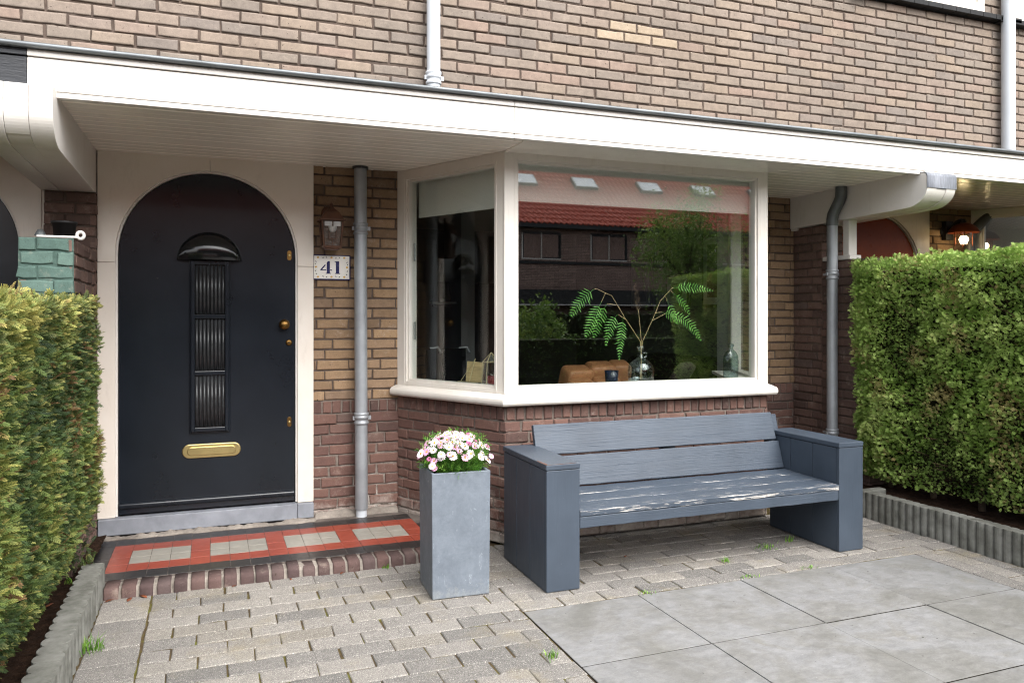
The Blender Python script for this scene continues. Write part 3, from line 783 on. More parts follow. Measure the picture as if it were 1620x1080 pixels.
fb = MB(); fb.box(-.927, -.895, 5.17, 5.235, .16, 2.37, 'cream_paint'); fb.build('filler_board', nl)
fb = MB(); fb.box(4.745, 4.782, 5.17, 5.235, .16, 2.37, 'cream_paint'); fb.build('filler_board', nr)

# upper window of our house continues past the frame: window belongs to the neighbour; dark tile sill above
# ------------------------------------------------------------------ doorstep
ds = thing('doorstep', (.35, 4.7, 0), 'tiled doorstep of red, grey and black tiles edged with bull-nosed dark bricks', 'doorstep')
ts = MB(); tz = .055; tp = .1014; tq = .1245; x00 = -.622; y00 = 4.318
ts.box(x00, 1.33, y00, 5.19, .0, tz-.003, 'grout')
rg = np.random.default_rng(8)
nx = 19; ny = 7
for i in range(nx):
    for j in range(ny):
        x, y = x00+i*tp, y00+j*tq
        m = 'tile_red'
        if j in (0, ny-2, ny-1) or i in (0, nx-1): m = 'tile_black'
        elif j in (2, 3) and i >= 2 and (i-2) % 4 < 3 and i < nx-2: m = 'tile_grey'
        if y+tq > 5.165: continue
        # clip against the slanting bay wall
        if x+tp > 1.17+(5.2-(y+tq))*.5056-.01 and y > 4.7: continue
        z = tz+rg.normal(0, .0005)
        ts.box(x+.0011, x+tp-.0011, y+.0011, y+tq-.0011, .02, z, m)
ts.build('tiles', ds, bev=.0012)
be = MB(); k = 0; x = -.492; Wb = .078
while x < 1.36:
    wd = .062+rg.normal(0, .002); y0 = 4.188+rg.normal(0, .004); h = .053+rg.normal(0, .0025)
    prof = [(y0, -.01), (y0, h-.022), (y0+.004, h-.010), (y0+.012, h-.003), (y0+.024, h), (4.313, h+.001), (4.313, -.01)]
    q = MB(); n0 = be.n
    xs = [x, x+.004, x+wd*.5, x+wd-.004, x+wd]
    v = []
    for xi, X in enumerate(xs):
        for yy, zz in prof:
            e = .003 if xi in (0, 4) else 0
            nn = mnoise.noise((X*40, yy*40, zz*40+7))*.0022
            v.append((X, yy+(e if yy < 4.3 else -e)+nn, zz-e*(zz > 0)+nn))
    kk = len(prof)
    f = [(a*kk+c, (a+1)*kk+c, (a+1)*kk+c+1, a*kk+c+1) for a in range(4) for c in range(kk-1)]+[tuple(range(kk)), tuple(range(4*kk, 5*kk))[::-1]]
    be.add(v, f, 'brick_step', True, rnd=rg.random()); x += Wb+rg.normal(0, .002)
n, m = 95, 6
a, b_ = np.meshgrid(np.linspace(-.495, 1.35, n), np.linspace(4.196, 4.316, m))
h = np.array([.044+(.0 if bb > 4.21 else -.05)+.004*mnoise.noise((p*30, q*30, 3.)) for p, q, bb in zip(a.ravel(), b_.ravel(), b_.ravel())])
i = (np.arange(n-1)[None]+np.arange(m-1)[:, None]*n).ravel()
be.add(np.stack([a.ravel(), b_.ravel(), h], 1), np.stack([i, i+1, i+n+1, i+n], 1), 'mortar_pale', True)
be.build('brick_edging', ds)
cr = MB(); n, m = 120, 5
a, b_ = np.meshgrid(np.linspace(-.6, 1.16, n), np.linspace(0, 1, m))
px = a.ravel(); q = b_.ravel()
top = np.array([.066+.022*mnoise.noise((p*7, 0, 2.))+.012*mnoise.noise((p*31, 0, 5.))+(.02 if p > .62 else 0) for p in px])
wdt = np.array([.055+.03*mnoise.noise((p*9, 4, 2.)) for p in px])
yy = 5.195-.055*(px < .615)-wdt*(1-q); zz = .05+(top-.05)*np.sin(q*PI/2)**.7+np.array([.006*mnoise.noise((p*60, s*9, 1.)) for p, s in zip(px, q)])
i = (np.arange(n-1)[None]+np.arange(m-1)[:, None]*n).ravel()
cr.add(np.stack([px, yy, zz], 1), np.stack([i, i+1, i+n+1, i+n], 1), 'mortar_pale', True)
cr.build('mortar_fillet', ds)

# ------------------------------------------------------------------ party walls, pot, bracket
lw = thing('garden_wall', (-.75, 4.7, 0), 'low brown brick wall with its end face painted sea green beside the yew hedge', 'wall')
m = MB()
m.bricks((-.64, 4.31, 0), Y3, (1, 0, 0), Z3, 0, .81, .0, 1.748, 'brick_brown', 'mortar_dark', bond='cross', seed=91, jit=1.4)
m.bricks((-.867, 4.31, 0), Y3, (-1, 0, 0), Z3, 0, .81, .0, 1.748, 'brick_brown', 'mortar_dark', bond='cross', seed=92)
m.box(-.857, -.65, 4.32, 5.11, 0, 1.742, 'brick_brown')
m.build('wall_body', lw)
m = MB(); m.bricks((-.870, 4.302, 0), X3, (0, -1, 0), Z3, 0, .234, .8, 1.748, 'brick_teal', 'brick_teal', L=.15, bond='run', seed=94, jit=2.)
m.bricks((-.867, 4.31, 1.748), X3, Z3, Y3, 0, .227, 0, .8, 'brick_brown', 'mortar_dark', L=.105, C=.1, bond='run', seed=95)
m.build('painted_end', lw)
rw = thing('garden_wall', (4.65, 4.7, 0), 'low brown brick wall carrying a white post beside the conifer hedge', 'wall')
m = MB()
m.bricks((4.53, 4.40, 0), Y3, (-1, 0, 0), Z3, 0, .48, .0, 1.80, 'brick_brown', 'mortar_dark', bond='cross', seed=96)
m.bricks((4.53, 4.40, 0), X3, (0, -1, 0), Z3, 0, .22, .0, 1.80, 'brick_brown', 'mortar_dark', bond='cross', seed=97)
m.bricks((4.75, 4.40, 0), Y3, (1, 0, 0), Z3, 0, .48, .0, 1.80, 'brick_brown', 'mortar_dark', bond='cross', seed=98)
m.box(4.54, 4.74, 4.41, 4.875, 0, 1.795, 'brick_brown'); m.build('wall_body', rw)
m = MB(); m.box(4.535, 4.615, 4.60, 4.66, 1.835, 2.123, 'white_paint'); m.build('post', rw, bev=.004)
m = MB(); m.box(4.52, 4.635, 4.575, 4.86, 1.801, 1.836, 'white_paint'); m.build('coping', rw, bev=.006)
pot = thing('plant_pot', (-.715, 4.56, 1.752), 'empty black plant pot standing on the green-ended wall', 'plant pot')
m = MB(); m.lathe([(0, .004), (.045, .004), (.055, .09), (.06, .09), (.062, .102), (.056, .103), (.053, .09), (.043, .01), (0, .01)], (-.715, 4.56, 1.752), 'matt_black'); m.build('pot_body', pot)
hb = thing('wall_bracket', (-.70, 4.40, 1.75), 'white metal bracket with a ring at its end lying on the green-ended wall', 'bracket')
m = MB(); m.box(-.80, -.625, 4.335, 4.375, 1.752, 1.763, 'holder_white'); m.build('strip', hb, bev=.003)
m = MB()
rr = [(-.612+.022*math.cos(2*PI*i/20), 1.768+.024*math.sin(2*PI*i/20)) for i in range(20)]; ri = [(-.612+.009*math.cos(2*PI*i/20), 1.768+.010*math.sin(2*PI*i/20)) for i in range(20)]
v = [(x, y, z) for y in (4.345, 4.365) for x, z in rr]+[(x, y, z) for y in (4.345, 4.365) for x, z in ri]
m.add(v, [(i, (i+1) % 20, 40+(i+1) % 20, 40+i) for i in range(20)]+[(20+(i+1) % 20, 20+i, 60+i, 60+(i+1) % 20) for i in range(20)]+[((i+1) % 20, i, 20+i, 20+(i+1) % 20) for i in range(20)]+[(40+i, 40+(i+1) % 20, 60+(i+1) % 20, 60+i) for i in range(20)], 'holder_white', True)
m.build('ring', hb)
m = MB(); m.lathe([(0, .03), (.012, .03), (.022, .012), (.026, 0)], (-.79, 4.38, 1.763), 'zinc_dull'); m.build('cleat', hb)

# ------------------------------------------------------------------ downpipes
def collar(parent, x, y, z, r, mat):
    c = MB(); c.lathe([(r, -.042), (r+.006, -.040), (r+.006, -.026), (r+.001, -.024), (r+.001, -.006), (r+.005, -.004), (r+.005, .012), (r+.001, .014), (r+.007, .022), (r+.007, .034), (r, .036)], (x, y, z), mat, 24)
    c.box(x+r+.002, x+r+.022, y-.006, y+.012, z-.012, z+.012, mat); c.box(x-r-.014, x-r-.002, y-.004, y+.012, z-.012, z+.012, mat)
    c.box(x-.008, x+.008, y+r, y+r+.05, z-.008, z+.008, mat)
    c.build('pipe_collar', parent)
dp = thing('downpipe', (.912, 5.118, .05), 'grey zinc downpipe standing on the tiled doorstep beside the house number', 'downpipe')
m = MB(); m.tube([(.905, 5.118, 2.36), (.912, 5.118, .10)], .0415, 'zinc', 28); m.build('pipe', dp)
m = MB(); m.tube([(.912, 5.118, .115), (.912, 5.118, .05)], .036, 'pvc_white', 24); m.build('shoe', dp)
m = MB(); m.tube([(.905, 5.118, 2.352), (.905, 5.118, 2.335)], .052, 'matt_black', 24); m.build('ceiling_rose', dp)
collar(dp, .907, 5.118, 1.945, .0415, 'zinc'); collar(dp, .911, 5.118, .70, .0415, 'zinc')
dp = thing('downpipe', (4.44, 4.67, 0), 'grey zinc downpipe with a swan-neck bend beside the conifer hedge', 'downpipe')
m = MB(); m.tube([(4.44, 4.67, .02), (4.44, 4.67, 2.09)], .040, 'zinc', 28); m.build('pipe', dp)
m = MB(); m.tube([(4.44, 4.67, 2.06), (4.44, 4.67, 2.11), (4.442, 4.663, 2.15), (4.446, 4.64, 2.19), (4.45, 4.612, 2.235), (4.453, 4.597, 2.27), (4.454, 4.593, 2.31), (4.454, 4.593, 2.36)], [.043, .043]+[.042]*6, 'zinc_dull', 28); m.build('swan_neck', dp)
collar(dp, 4.44, 4.67, 1.69, .040, 'zinc'); collar(dp, 4.44, 4.67, .47, .040, 'zinc')
dp = thing('downpipe', (1.23, UY-.07, 2.6), 'pale grey downpipe on the upper brick wall above the house number', 'downpipe')
m = MB(); m.tube([(1.23, UY-.07, 2.6), (1.228, UY-.07, 5.3)], .0405, 'pvc_white', 28); m.build('pipe', dp); collar(dp, 1.23, UY-.07, 2.79, .0405, 'pvc_white')
dp = thing('downpipe', (6.12, UY-.07, 2.6), 'pale grey downpipe between the two upstairs windows', 'downpipe')
m = MB(); m.tube([(6.12, UY-.07, 2.6), (6.12, UY-.07, 5.3)], .052, 'pvc_white', 28); m.build('pipe', dp); collar(dp, 6.12, UY-.07, 4.7, .052, 'pvc_white')
dp = thing('downpipe', (6.62, 5.12, 2.2), 'short grey pipe elbow bending into the wall behind the lit lamp', 'downpipe')
m = MB(); m.tube([(6.70, 5.10, 2.36), (6.70, 5.10, 2.33), (6.69, 5.10, 2.30), (6.66, 5.11, 2.26), (6.60, 5.12, 2.21), (6.52, 5.13, 2.14), (6.50, 5.14, 2.10), (6.50, 5.14, 0)], .045, 'zinc_dull', 24); m.build('pipe', dp)

# ------------------------------------------------------------------ lamps and house number
ln = thing('wall_lantern', (.712, 5.19, 1.9), 'unlit brown metal carriage lantern on the brick wall above the house number', 'wall lantern')
LX, LY = .712, 5.085
def sq(a, z, cx=LX, cy=LY): return [(cx-a, cy-a, z), (cx+a, cy-a, z), (cx+a, cy+a, z), (cx-a, cy+a, z)]
m = MB()
m.hexa(sq(.08, 1.977)+sq(.084, 1.985), 'lantern_brown'); m.hexa(sq(.074, 1.985)+sq(.045, 2.035), 'lantern_brown'); m.hexa(sq(.045, 2.035)+sq(.018, 2.062), 'lantern_brown')
m.lathe([(.016, 0), (.018, .01), (.008, .02), (.012, .03), (0, .04)], (LX, LY, 2.06), 'lantern_brown', 14); m.build('lantern_roof', ln, bev=.003)
m = MB()
for sx in (-1, 1):
    for sy in (-1, 1):
        a, b_ = .066, .052
        m.tube([(LX+sx*b_, LY+sy*b_, 1.815), (LX+sx*a, LY+sy*a, 1.98)], .0065, 'lantern_brown', 8)
m.hexa(sq(.058, 1.803)+sq(.062, 1.818), 'lantern_brown'); m.hexa(sq(.045, 1.795)+sq(.045, 1.804), 'lantern_brown')
for sx in (-1, 1): m.box(LX+sx*.022-.0025, LX+sx*.022+.0025, LY-.061, LY-.056, 1.86, 1.945, 'lantern_brown')
m.box(LX-.024, LX+.024, LY-.061, LY-.056, 1.858, 1.863, 'lantern_brown'); m.box(LX-.0025, LX+.0025, LY-.06, LY-.055, 1.82, 1.86, 'lantern_brown')
m.box(LX-.02, LX+.02, LY+.05, 5.2, 1.98, 2.06, 'lantern_brown'); m.lathe([(0, .012), (.045, .012), (.05, 0)], (LX, 5.2, 2.04), 'lantern_brown', axis='y')
m.build('lantern_cage', ln)
m = MB(); m.hexa(sq(.048, 1.819)+sq(.061, 1.976), 'lantern_pane'); m.build('lantern_glass', ln)
m = MB(); m.lathe([(0, -.033), (.015, -.03), (.024, -.018), (.027, 0), (.027, .006), (0, .006)], (LX, LY-.052, 1.935), 'lamp_white', 18)
m.box(LX-.05, LX-.004, LY-.064, LY-.058, 1.943, 1.972, 'lamp_white'); m.box(LX+.006, LX+.05, LY-.064, LY-.058, 1.943, 1.972, 'lamp_white'); m.build('lamp_holder', ln)

ld = thing('wall_lamp', (6.25, 5.19, 2.15), 'lit copper-shaded barn lamp on a black arm above the conifer hedge', 'wall lamp')
QX, QY = 6.25, 5.0
m = MB(); m.lathe([(0, .02), (.045, .02), (.06, .012), (.062, 0)], (6.26, 5.2, 2.14), 'matt_black', axis='y')
m.box(6.215, 6.305, 5.15, 5.195, 2.06, 2.23, 'matt_black')
m.tube([(6.26, 5.17, 2.14), (6.258, 5.13, 2.17), (6.255, 5.08, 2.21), (QX, 5.03, 2.225), (QX, QY, 2.22), (QX, QY, 2.19)], .016, 'matt_black', 14); m.lathe([(.02, 0), (.024, .03), (0, .035)], (QX, QY, 2.185), 'matt_black', 16); m.build('lamp_arm', ld)
m = MB(); m.lathe([(.02, .085), (.05, .078), (.09, .055), (.115, .025), (.128, 0), (.131, -.006), (.126, -.004), (.108, .02), (.085, .048), (.04, .07)], (QX, QY, 2.115), 'copper_shade', 32); m.build('lamp_shade', ld)
m = MB(); m.lathe([(.062, .012), (.062, -.10), (.05, -.115), (0, -.12)], (QX, QY, 2.115), 'window_glass', 24); m.build('lamp_glass', ld)
m = MB(); m.lathe([(0, .03), (.02, .028), (.034, .012), (.038, -.006), (.03, -.028), (.014, -.04), (0, -.042)], (QX, QY, 2.055), 'lit_bulb', 20); m.build('bulb', ld)
for a in range(4):
    t_ = PI/4+a*PI/2; m = MB(); m.tube([(QX+.07*math.cos(t_), QY+.07*math.sin(t_), 2.12), (QX+.068*math.cos(t_), QY+.068*math.sin(t_), 1.99)], .004, 'copper_shade', 8); m.build('cage_bar', ld)

hn = thing('house_number', (.732, D, 1.69), 'white glazed tile plaque with blue number 41 in a yellow flower border', 'house number')
n0, n1, z0, z1 = .612, .845, 1.613, 1.764
m = MB(); m.box(n0-.003, n1+.007, 5.186, 5.2, z0-.007, z1+.006, 'tile_blue'); pb = m.build('plaque_base', hn, bev=.001)
m = MB(); m.box(n0+.003, n1-.001, 5.182, 5.187, z0, z1, 'tile_white'); pq = m.build('tile_face', hn, bev=.0015)
m = MB()
def glyph(poly, x, z, s): m.prism([(x+a*s, z+b_*s) for a, b_ in poly], 5.1798, 5.1822, 'y', 'tile_blue')
S4 = .083; zz = 1.646; x4 = .655
glyph([(.42, 0), (.82, 0), (.82, .05), (.74, .07), (.74, 1), (.58, 1), (.50, .86), (.50, .07), (.42, .05)], x4, zz, S4)
glyph([(.0, .27), (.46, .27), (.46, .33), (.14, .33), (.42, .68), (.36, .74), (.0, .32)], x4, zz, S4)
glyph([(.76, .28), (.9, .24), (.9, .33), (.76, .33)], x4, zz, S4)
glyph([(.02, 0), (.44, 0), (.44, .05), (.36, .07), (.36, 1), (.0, 1), (.0, .95), (.1, .92), (.1, .07), (.02, .05)], .747, zz, S4)
m.build('number', hn)
m = MB()
def blob(x, z, a, b_, ang, mat, n=12):
    c, s_ = math.cos(ang), math.sin(ang)
    m.prism([(x+a*math.cos(2*PI*i/n)*c-b_*math.sin(2*PI*i/n)*s_, z+a*math.cos(2*PI*i/n)*s_+b_*math.sin(2*PI*i/n)*c) for i in range(n)], 5.1803, 5.1822, 'y', mat)
for x, z in [(.640, 1.752), (.727, 1.752), (.81, 1.752), (.727, 1.626), (.81, 1.626), (.64, 1.625), (.627, 1.69), (.828, 1.69)]: blob(x, z, .0075, .0065, .3, 'tile_yellow')
for x, z, a in [(.673, 1.75, .6), (.695, 1.753, -.7), (.755, 1.75, .6), (.778, 1.753, -.7), (.673, 1.629, -.6), (.695, 1.625, .7), (.755, 1.629, -.6), (.778, 1.625, .7), (.627, 1.725, -.8), (.625, 1.71, .9), (.625, 1.665, .8), (.63, 1.645, -.5), (.828, 1.722, .8), (.831, 1.708, -.8), (.83, 1.664, .9), (.825, 1.642, -.6)]: blob(x, z, .0055, .0025, a, 'tile_ink')
m.build('flower_marking', hn)

# ------------------------------------------------------------------ bench
bn = thing('garden_bench', (2.55, 3.8, 0), 'chunky blue-grey painted wooden bench with worn seat in front of the bay window', 'bench')
def armrest(x0, x1, seed):
    m = MB()
    yb = [3.527, 3.722, 3.915, 4.108]
    m.box(x0, x1, 3.505, 3.526, .004, .604, 'bench_paint_side')                      # front board
    for side in (0, 1):
        xa, xb = (x0+.001, x0+.022) if side == 0 else (x1-.022, x1-.001)
        for k in range(3): m.box(xa, xb, yb[k]+.0015, yb[k+1]-.0015, .003+.002*k, .603, 'bench_paint_side')
    m.box(x0+.022, x1-.022, 4.08, 4.107, .004, .603, 'bench_paint_side')
    o = m.build('armrest', bn, bev=.003)
    t = MB(); t.box(x0-.003, x1+.002, 3.502, 4.112, .606, .634, 'bench_paint_side'); t.build('arm_top', o, bev=.004)
    return o
al = armrest(1.535, 1.717, 1); ar = armrest(3.384, 3.562, 2)
ch = MB()
cx0, cy0 = 1.5335, 3.503; n_ = 34; ring_ = []
for i in range(n_):
    q = i/(n_-1)
    if q < .62: yy = cy0+.12*(1-q/.62); ring_.append((cx0+.004+abs(random.gauss(0, .008))*(1-abs(q/.31-1)*.5), yy))
    else: ring_.append((cx0+(q-.62)/.38*.16, cy0+.002+abs(random.gauss(0, .004))))
vv_ = [(x, y, .6348) for x, y in ring_]+[(cx0 if i/(n_-1) < .62 else x, y if i/(n_-1) < .62 else cy0, .6346) for i, (x, y) in enumerate(ring_)]
ch.add(vv_, [(i, i+1, n_+i+1, n_+i) for i in range(n_-1)], 'raw_wood')
ch.build('wear_marking', al)
def plank(name, x0, x1, P, mat, seed, nx=60):
    """plank with quad cross-section P (four (y,z) pts, first edge = the exposed front edge) and slightly wavy edges"""
    m = MB(); v = []; chip = []
    k = len(P)
    for i in range(nx+1):
        x = x0+(x1-x0)*i/nx
        for c, (y, z) in enumerate(P):
            e = .0018*mnoise.noise((x*9, c*3., seed)); v.append((x, y+e, z+e)); chip.append(1. if c in (0, 1) else .35)
    f = [(i*k+c, (i+1)*k+c, (i+1)*k+(c+1) % k, i*k+(c+1) % k) for i in range(nx) for c in range(k)]+[tuple(range(k)), tuple(range(nx*k, nx*k+k))[::-1]]
    m.add(v, f, mat, False, chip=np.array(chip)); return m.build(name, bn, bev=.004)
for k_, (ya_, yb_) in enumerate(((3.503, 3.655), (3.658, 3.81), (3.813, 3.966))):
    zf = lambda y_: .394+(y_-3.503)*.02
    plank('seat_plank', 1.719, 3.382, [(ya_, zf(ya_)-.032), (ya_, zf(ya_)), (yb_, zf(yb_)), (yb_, zf(yb_)-.032)], 'bench_paint_worn', 1.+k_)
plank('seat_rail', 1.719, 3.382, [(3.506, .303), (3.506, .3605), (3.54, .3605), (3.54, .303)], 'bench_paint', 3.)
nb_ = (.96, -.28)
def back_plank(x0, x1, s0, s1, mat, seed):
    d = (.304, .953)
    y = lambda s_: 3.966+d[0]*s_; z = lambda s_: .410+d[1]*s_
    return plank('back_plank', x0, x1, [(y(s0), z(s0)), (y(s0)+.029, z(s0)-.008), (y(s1)+.029, z(s1)-.008), (y(s1), z(s1))][::-1], mat, seed)
back_plank(1.719, 3.382, .0, .171, 'bench_paint', 4.); back_plank(1.70, 3.366, .182, .356, 'bench_paint', 5.)
for x in (1.755, 2.55, 3.34): m = MB(); m.hexa([(x, 4.0, .34), (x+.09, 4.0, .34), (x+.09, 4.07, .34), (x, 4.07, .34), (x, 4.105, .73), (x+.09, 4.105, .73), (x+.09, 4.14, .725), (x, 4.14, .725)], 'bench_paint'); m.build('back_support', bn, bev=.003)

# ------------------------------------------------------------------ planter with daisies
pl = thing('planter', (1.13, 3.76, 0), 'tall square grey planter holding daisies in front of the bay window', 'planter')
ca, sa = math.cos(R(-2.5)), math.sin(R(-2.5))
def pp(x, y, z): return (1.135+(x)*ca-(y)*sa, 3.755+x*sa+y*ca, z)
m = MB(); a, b_ = .143, .152
vo = [pp(x*a, y*a, .003) for x, y in ((-1, -1), (1, -1), (1, 1), (-1, 1))]+[pp(x*b_*.97, y*b_*.97, .61) for x, y in ((-1, -1), (1, -1), (1, 1), (-1, 1))]+[pp(x*.132, y*.132, .61) for x, y in ((-1, -1), (1, -1), (1, 1), (-1, 1))]+[pp(x*.13, y*.13, .56) for x, y in ((-1, -1), (1, -1), (1, 1), (-1, 1))]
m.add(vo, [(3, 2, 1, 0), (0, 1, 5, 4), (1, 2, 6, 5), (2, 3, 7, 6), (3, 0, 4, 7), (4, 5, 9, 8), (5, 6, 10, 9), (6, 7, 11, 10), (7, 4, 8, 11), (8, 9, 13, 12), (9, 10, 14, 13), (10, 11, 15, 14), (11, 8, 12, 15)], 'stucco_planter')
m.build('pot_body', pl, bev=.003)
m = MB(); m.add([pp(-.13, -.13, .575), pp(.13, -.13, .575), pp(.13, .13, .575), pp(-.13, .13, .575)], [(0, 1, 2, 3)], 'soil'); m.build('potting_soil', pl)

def frames_from(d, roll):
    """rotation matrices (n,3,3) with columns (along, side, normal)"""
    d = d/np.linalg.norm(d, axis=1, keepdims=True)
    ref = np.where(np.abs(d[:, 2:3]) > .95, np.array([[1., 0, 0]]), np.array([[0, 0, 1.]]))
    s_ = np.cross(ref, d); s_ /= np.linalg.norm(s_, axis=1, keepdims=True); n_ = np.cross(d, s_)
    c, q = np.cos(roll)[:, None], np.sin(roll)[:, None]
    s2 = s_*c+n_*q; n2 = np.cross(d, s2)
    return np.stack([d, s2, n2], 2)
def scatter(mb, tmpl, quads, ttip, P, d, roll, scale, mat, rnd):
    M_ = frames_from(d, roll); k = len(tmpl); n = len(P)
    W = np.einsum('nij,kj->nki', M_, tmpl)*scale[:, None, None]+P[:, None, :]
    F = (np.array(quads)[None]+(np.arange(n)*k)[:, None, None]).reshape(-1, len(quads[0]))
    mb.add(W.reshape(-1, 3), F, mat, False, rnd=np.repeat(rnd, k), tip=(ttip[None]*np.ones((n, 1))).ravel() if ttip.ndim == 1 else ttip.ravel())

PX, PY = 1.137, 3.755
dp_ = thing('daisy_plant', (PX, PY, .575), 'bushy marguerite daisies in pink and white growing in the grey planter', 'flowering plant')
rg = np.random.default_rng(21)
n = 1500
th = rg.uniform(0, 2*PI, n); rr = np.sqrt(rg.random(n))*.13
P = np.stack([PX+rr*np.cos(th), PY+rr*np.sin(th), .59+rg.random(n)**1.1*.165*(1-.35*(rr/.13)**2)], 1)
d = np.stack([np.cos(th)*(.4+rr*5), np.sin(th)*(.4+rr*5), rg.uniform(.3, 1.6, n)], 1)+rg.normal(0, .35, (n, 3))
tm = []; qd = []
for k in range(7):
    x0 = .004+k*.008; sd = 1 if k % 2 else -1
    b0 = len(tm); L = .02-.001*k
    tm += [(x0, 0, 0), (x0+L*.5, sd*L*.28-.0016, .002), (x0+L, sd*L*.6, 0), (x0+L*.5, sd*L*.28+.0022, .002)]; qd.append((b0, b0+1, b0+2, b0+3))
b0 = len(tm); tm += [(0, -.0009, 0), (.06, -.0005, 0), (.06, .0005, 0), (0, .0009, 0)]; qd.append((b0, b0+1, b0+2, b0+3))
m = MB(); scatter(m, np.array(tm), qd, np.zeros(len(tm)), P, d, rg.uniform(0, 6.28, n), rg.uniform(.7, 1.25, n), 'daisy_leaf', rg.random(n)); m.build('foliage', dp_)
def flower_mesh(pm, name, npet, Rr, eye=True, cup=.15):
    m = MB()
    for k in range(npet):
        t0 = 2*PI*k/npet+random.uniform(-.08, .08); c, s_ = math.cos(t0), math.sin(t0); w_ = Rr*.2; L = Rr*random.uniform(.9, 1.05); zz_ = random.uniform(-.1, .1)*Rr
        pts = [(Rr*.16, -w_*.4, 0), (Rr*.6, -w_, cup*Rr*.35+zz_*.4), (L*.93, -w_*.6, cup*Rr*.2+zz_), (L, 0, cup*Rr*.15+zz_), (L*.93, w_*.6, cup*Rr*.2+zz_), (Rr*.6, w_, cup*Rr*.35+zz_*.4), (Rr*.16, w_*.4, 0)]
        m.add([(x*c-y*s_, x*s_+y*c, z) for x, y, z in pts], [tuple(range(7))], pm)
    if eye: m.lathe([(Rr*.24, 0), (Rr*.22, Rr*.08), (Rr*.12, Rr*.13), (0, Rr*.14)], (0, 0, 0), 'flower_eye', 10)
    m.tube([(0, 0, 0), (.0, 0, -.05)], .0011, 'daisy_leaf', 5, False)
    return m.build(name, mesh_only=True)
FM = [flower_mesh('petal_white', 'flower', 13, .019), flower_mesh('petal_white', 'flower', 15, .0175), flower_mesh('petal_pink', 'flower', 13, .0175, True, .4), flower_mesh('petal_pink', 'flower', 12, .016, True, .1), flower_mesh('petal_deep', 'flower', 10, .013, False, 1.6)]
fl_n = 0
def add_flower(p, dr, k, sc=1.):
    o = bpy.data.objects.new('flower', FM[k]); COL.objects.link(o); o.parent = dp_
    o.location = Vector(p)-dp_.location
    o.rotation_euler = Vector(dr).to_track_quat('Z', 'Y').to_euler(); o.scale = (sc,)*3
for i in range(96):
    # dome of flower heads
    u = (i+.5)/96; ph = i*2.39996; q = math.sqrt(u)*1.0
    x, y = q*math.cos(ph), q*math.sin(ph)
    hz = .155*math.sqrt(max(0, 1-.88*q*q))+random.uniform(-.008, .012)
    if q > .8: hz += random.uniform(-.02, .01)
    p_ = (PX-.002+x*.182, PY+y*.16, .618+hz)
    k = random.choices([0, 1, 2, 3, 4], [.28, .2, .26, .18, .08])[0]
    add_flower(p_, (x*1.1+random.uniform(-.3, .3), y*1.1-.25+random.uniform(-.3, .3), .75), k, random.uniform(1.05, 1.35))
for p_, k in (((.998, 3.66, .647), 2), ((.982, 3.665, .672), 4), ((.99, 3.64, .642), 0), ((1.03, 3.62, .70), 0), ((1.07, 3.61, .70), 2), ((1.165, 3.615, .682), 0), ((1.30, 3.66, .668), 2), ((1.005, 3.65, .628), 2), ((1.29, 3.7, .71), 0)):
    add_flower(p_, (p_[0]-PX+random.uniform(-.05, .05), -.25, .22), k)

# ------------------------------------------------------------------ hedges
def hedge_points(rg, faces, n, bulge, jit):
    """points and normals on box faces; faces: (origin, u, v, normal, area weight)"""
    ws = np.array([f[4] for f in faces]); ws = ws/ws.sum(); P = []; Nn = []
    for (o, u, v, nn, _), w_ in zip(faces, ws):
        k = int(n*w_); a = rg.random((k, 1)); b_ = rg.random((k, 1))
        P.append(np.array(o)+a*np.array(u)+b_*np.array(v)); Nn.append(np.repeat(np.array([nn], float), k, 0))
    P = np.concatenate(P); Nn = np.concatenate(Nn)
    lo = np.array([mnoise.noise(Vector(p*2.6)) for p in P]); hi = np.array([mnoise.noise(Vector(p*9)+Vector((9, 2, 4))) for p in P])
    off = bulge*(lo*.9+hi*.75)-np.abs(rg.normal(0, jit, len(P)))
    return P+Nn*off[:, None], Nn, lo, hi
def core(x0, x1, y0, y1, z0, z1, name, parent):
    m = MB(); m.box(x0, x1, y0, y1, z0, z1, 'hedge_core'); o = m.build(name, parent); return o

# yew hedge: flat sprigs of soft needles, yellow new tips
yh = thing('yew_hedge', (-.95, 2.8, .09), 'clipped yew hedge with golden new tips beside the black front door', 'hedge')
rg = np.random.default_rng(31)
hx, zt = -.545, 1.385
faces = [((hx, 1.4, .12), (0, 2.92, 0), (0, 0, zt-.12), (1, 0, 0), 3.9), ((hx-.95, 1.4, zt), (.95, 0, 0), (0, 2.92, 0), (0, 0, 1), 1.5), ((hx-.95, 4.32, .12), (.95, 0, 0), (0, 0, zt-.12), (0, 1, 0), .6), ((hx-.95, 1.4, .12), (.95, 0, 0), (0, 0, zt-.12), (0, -1, 0), .35)]
P, Nn, lo, hi = hedge_points(rg, faces, 54000, .045, .028)
P[:, 2] += np.clip(P[:, 2]/zt, 0, 1)*.03*(P[:, 1]-2.2)
q_ = np.clip((.52-P[:, 2])/.45, 0, 1); P[:, 0] -= .19*q_**1.3*(Nn[:, 0] > .5)
n = len(P)
d = Nn*np.array([.75, .75, .35])+rg.normal(0, .55, (n, 3))+np.array([0, 0, .25])
tm = []; qd = []; tt = []
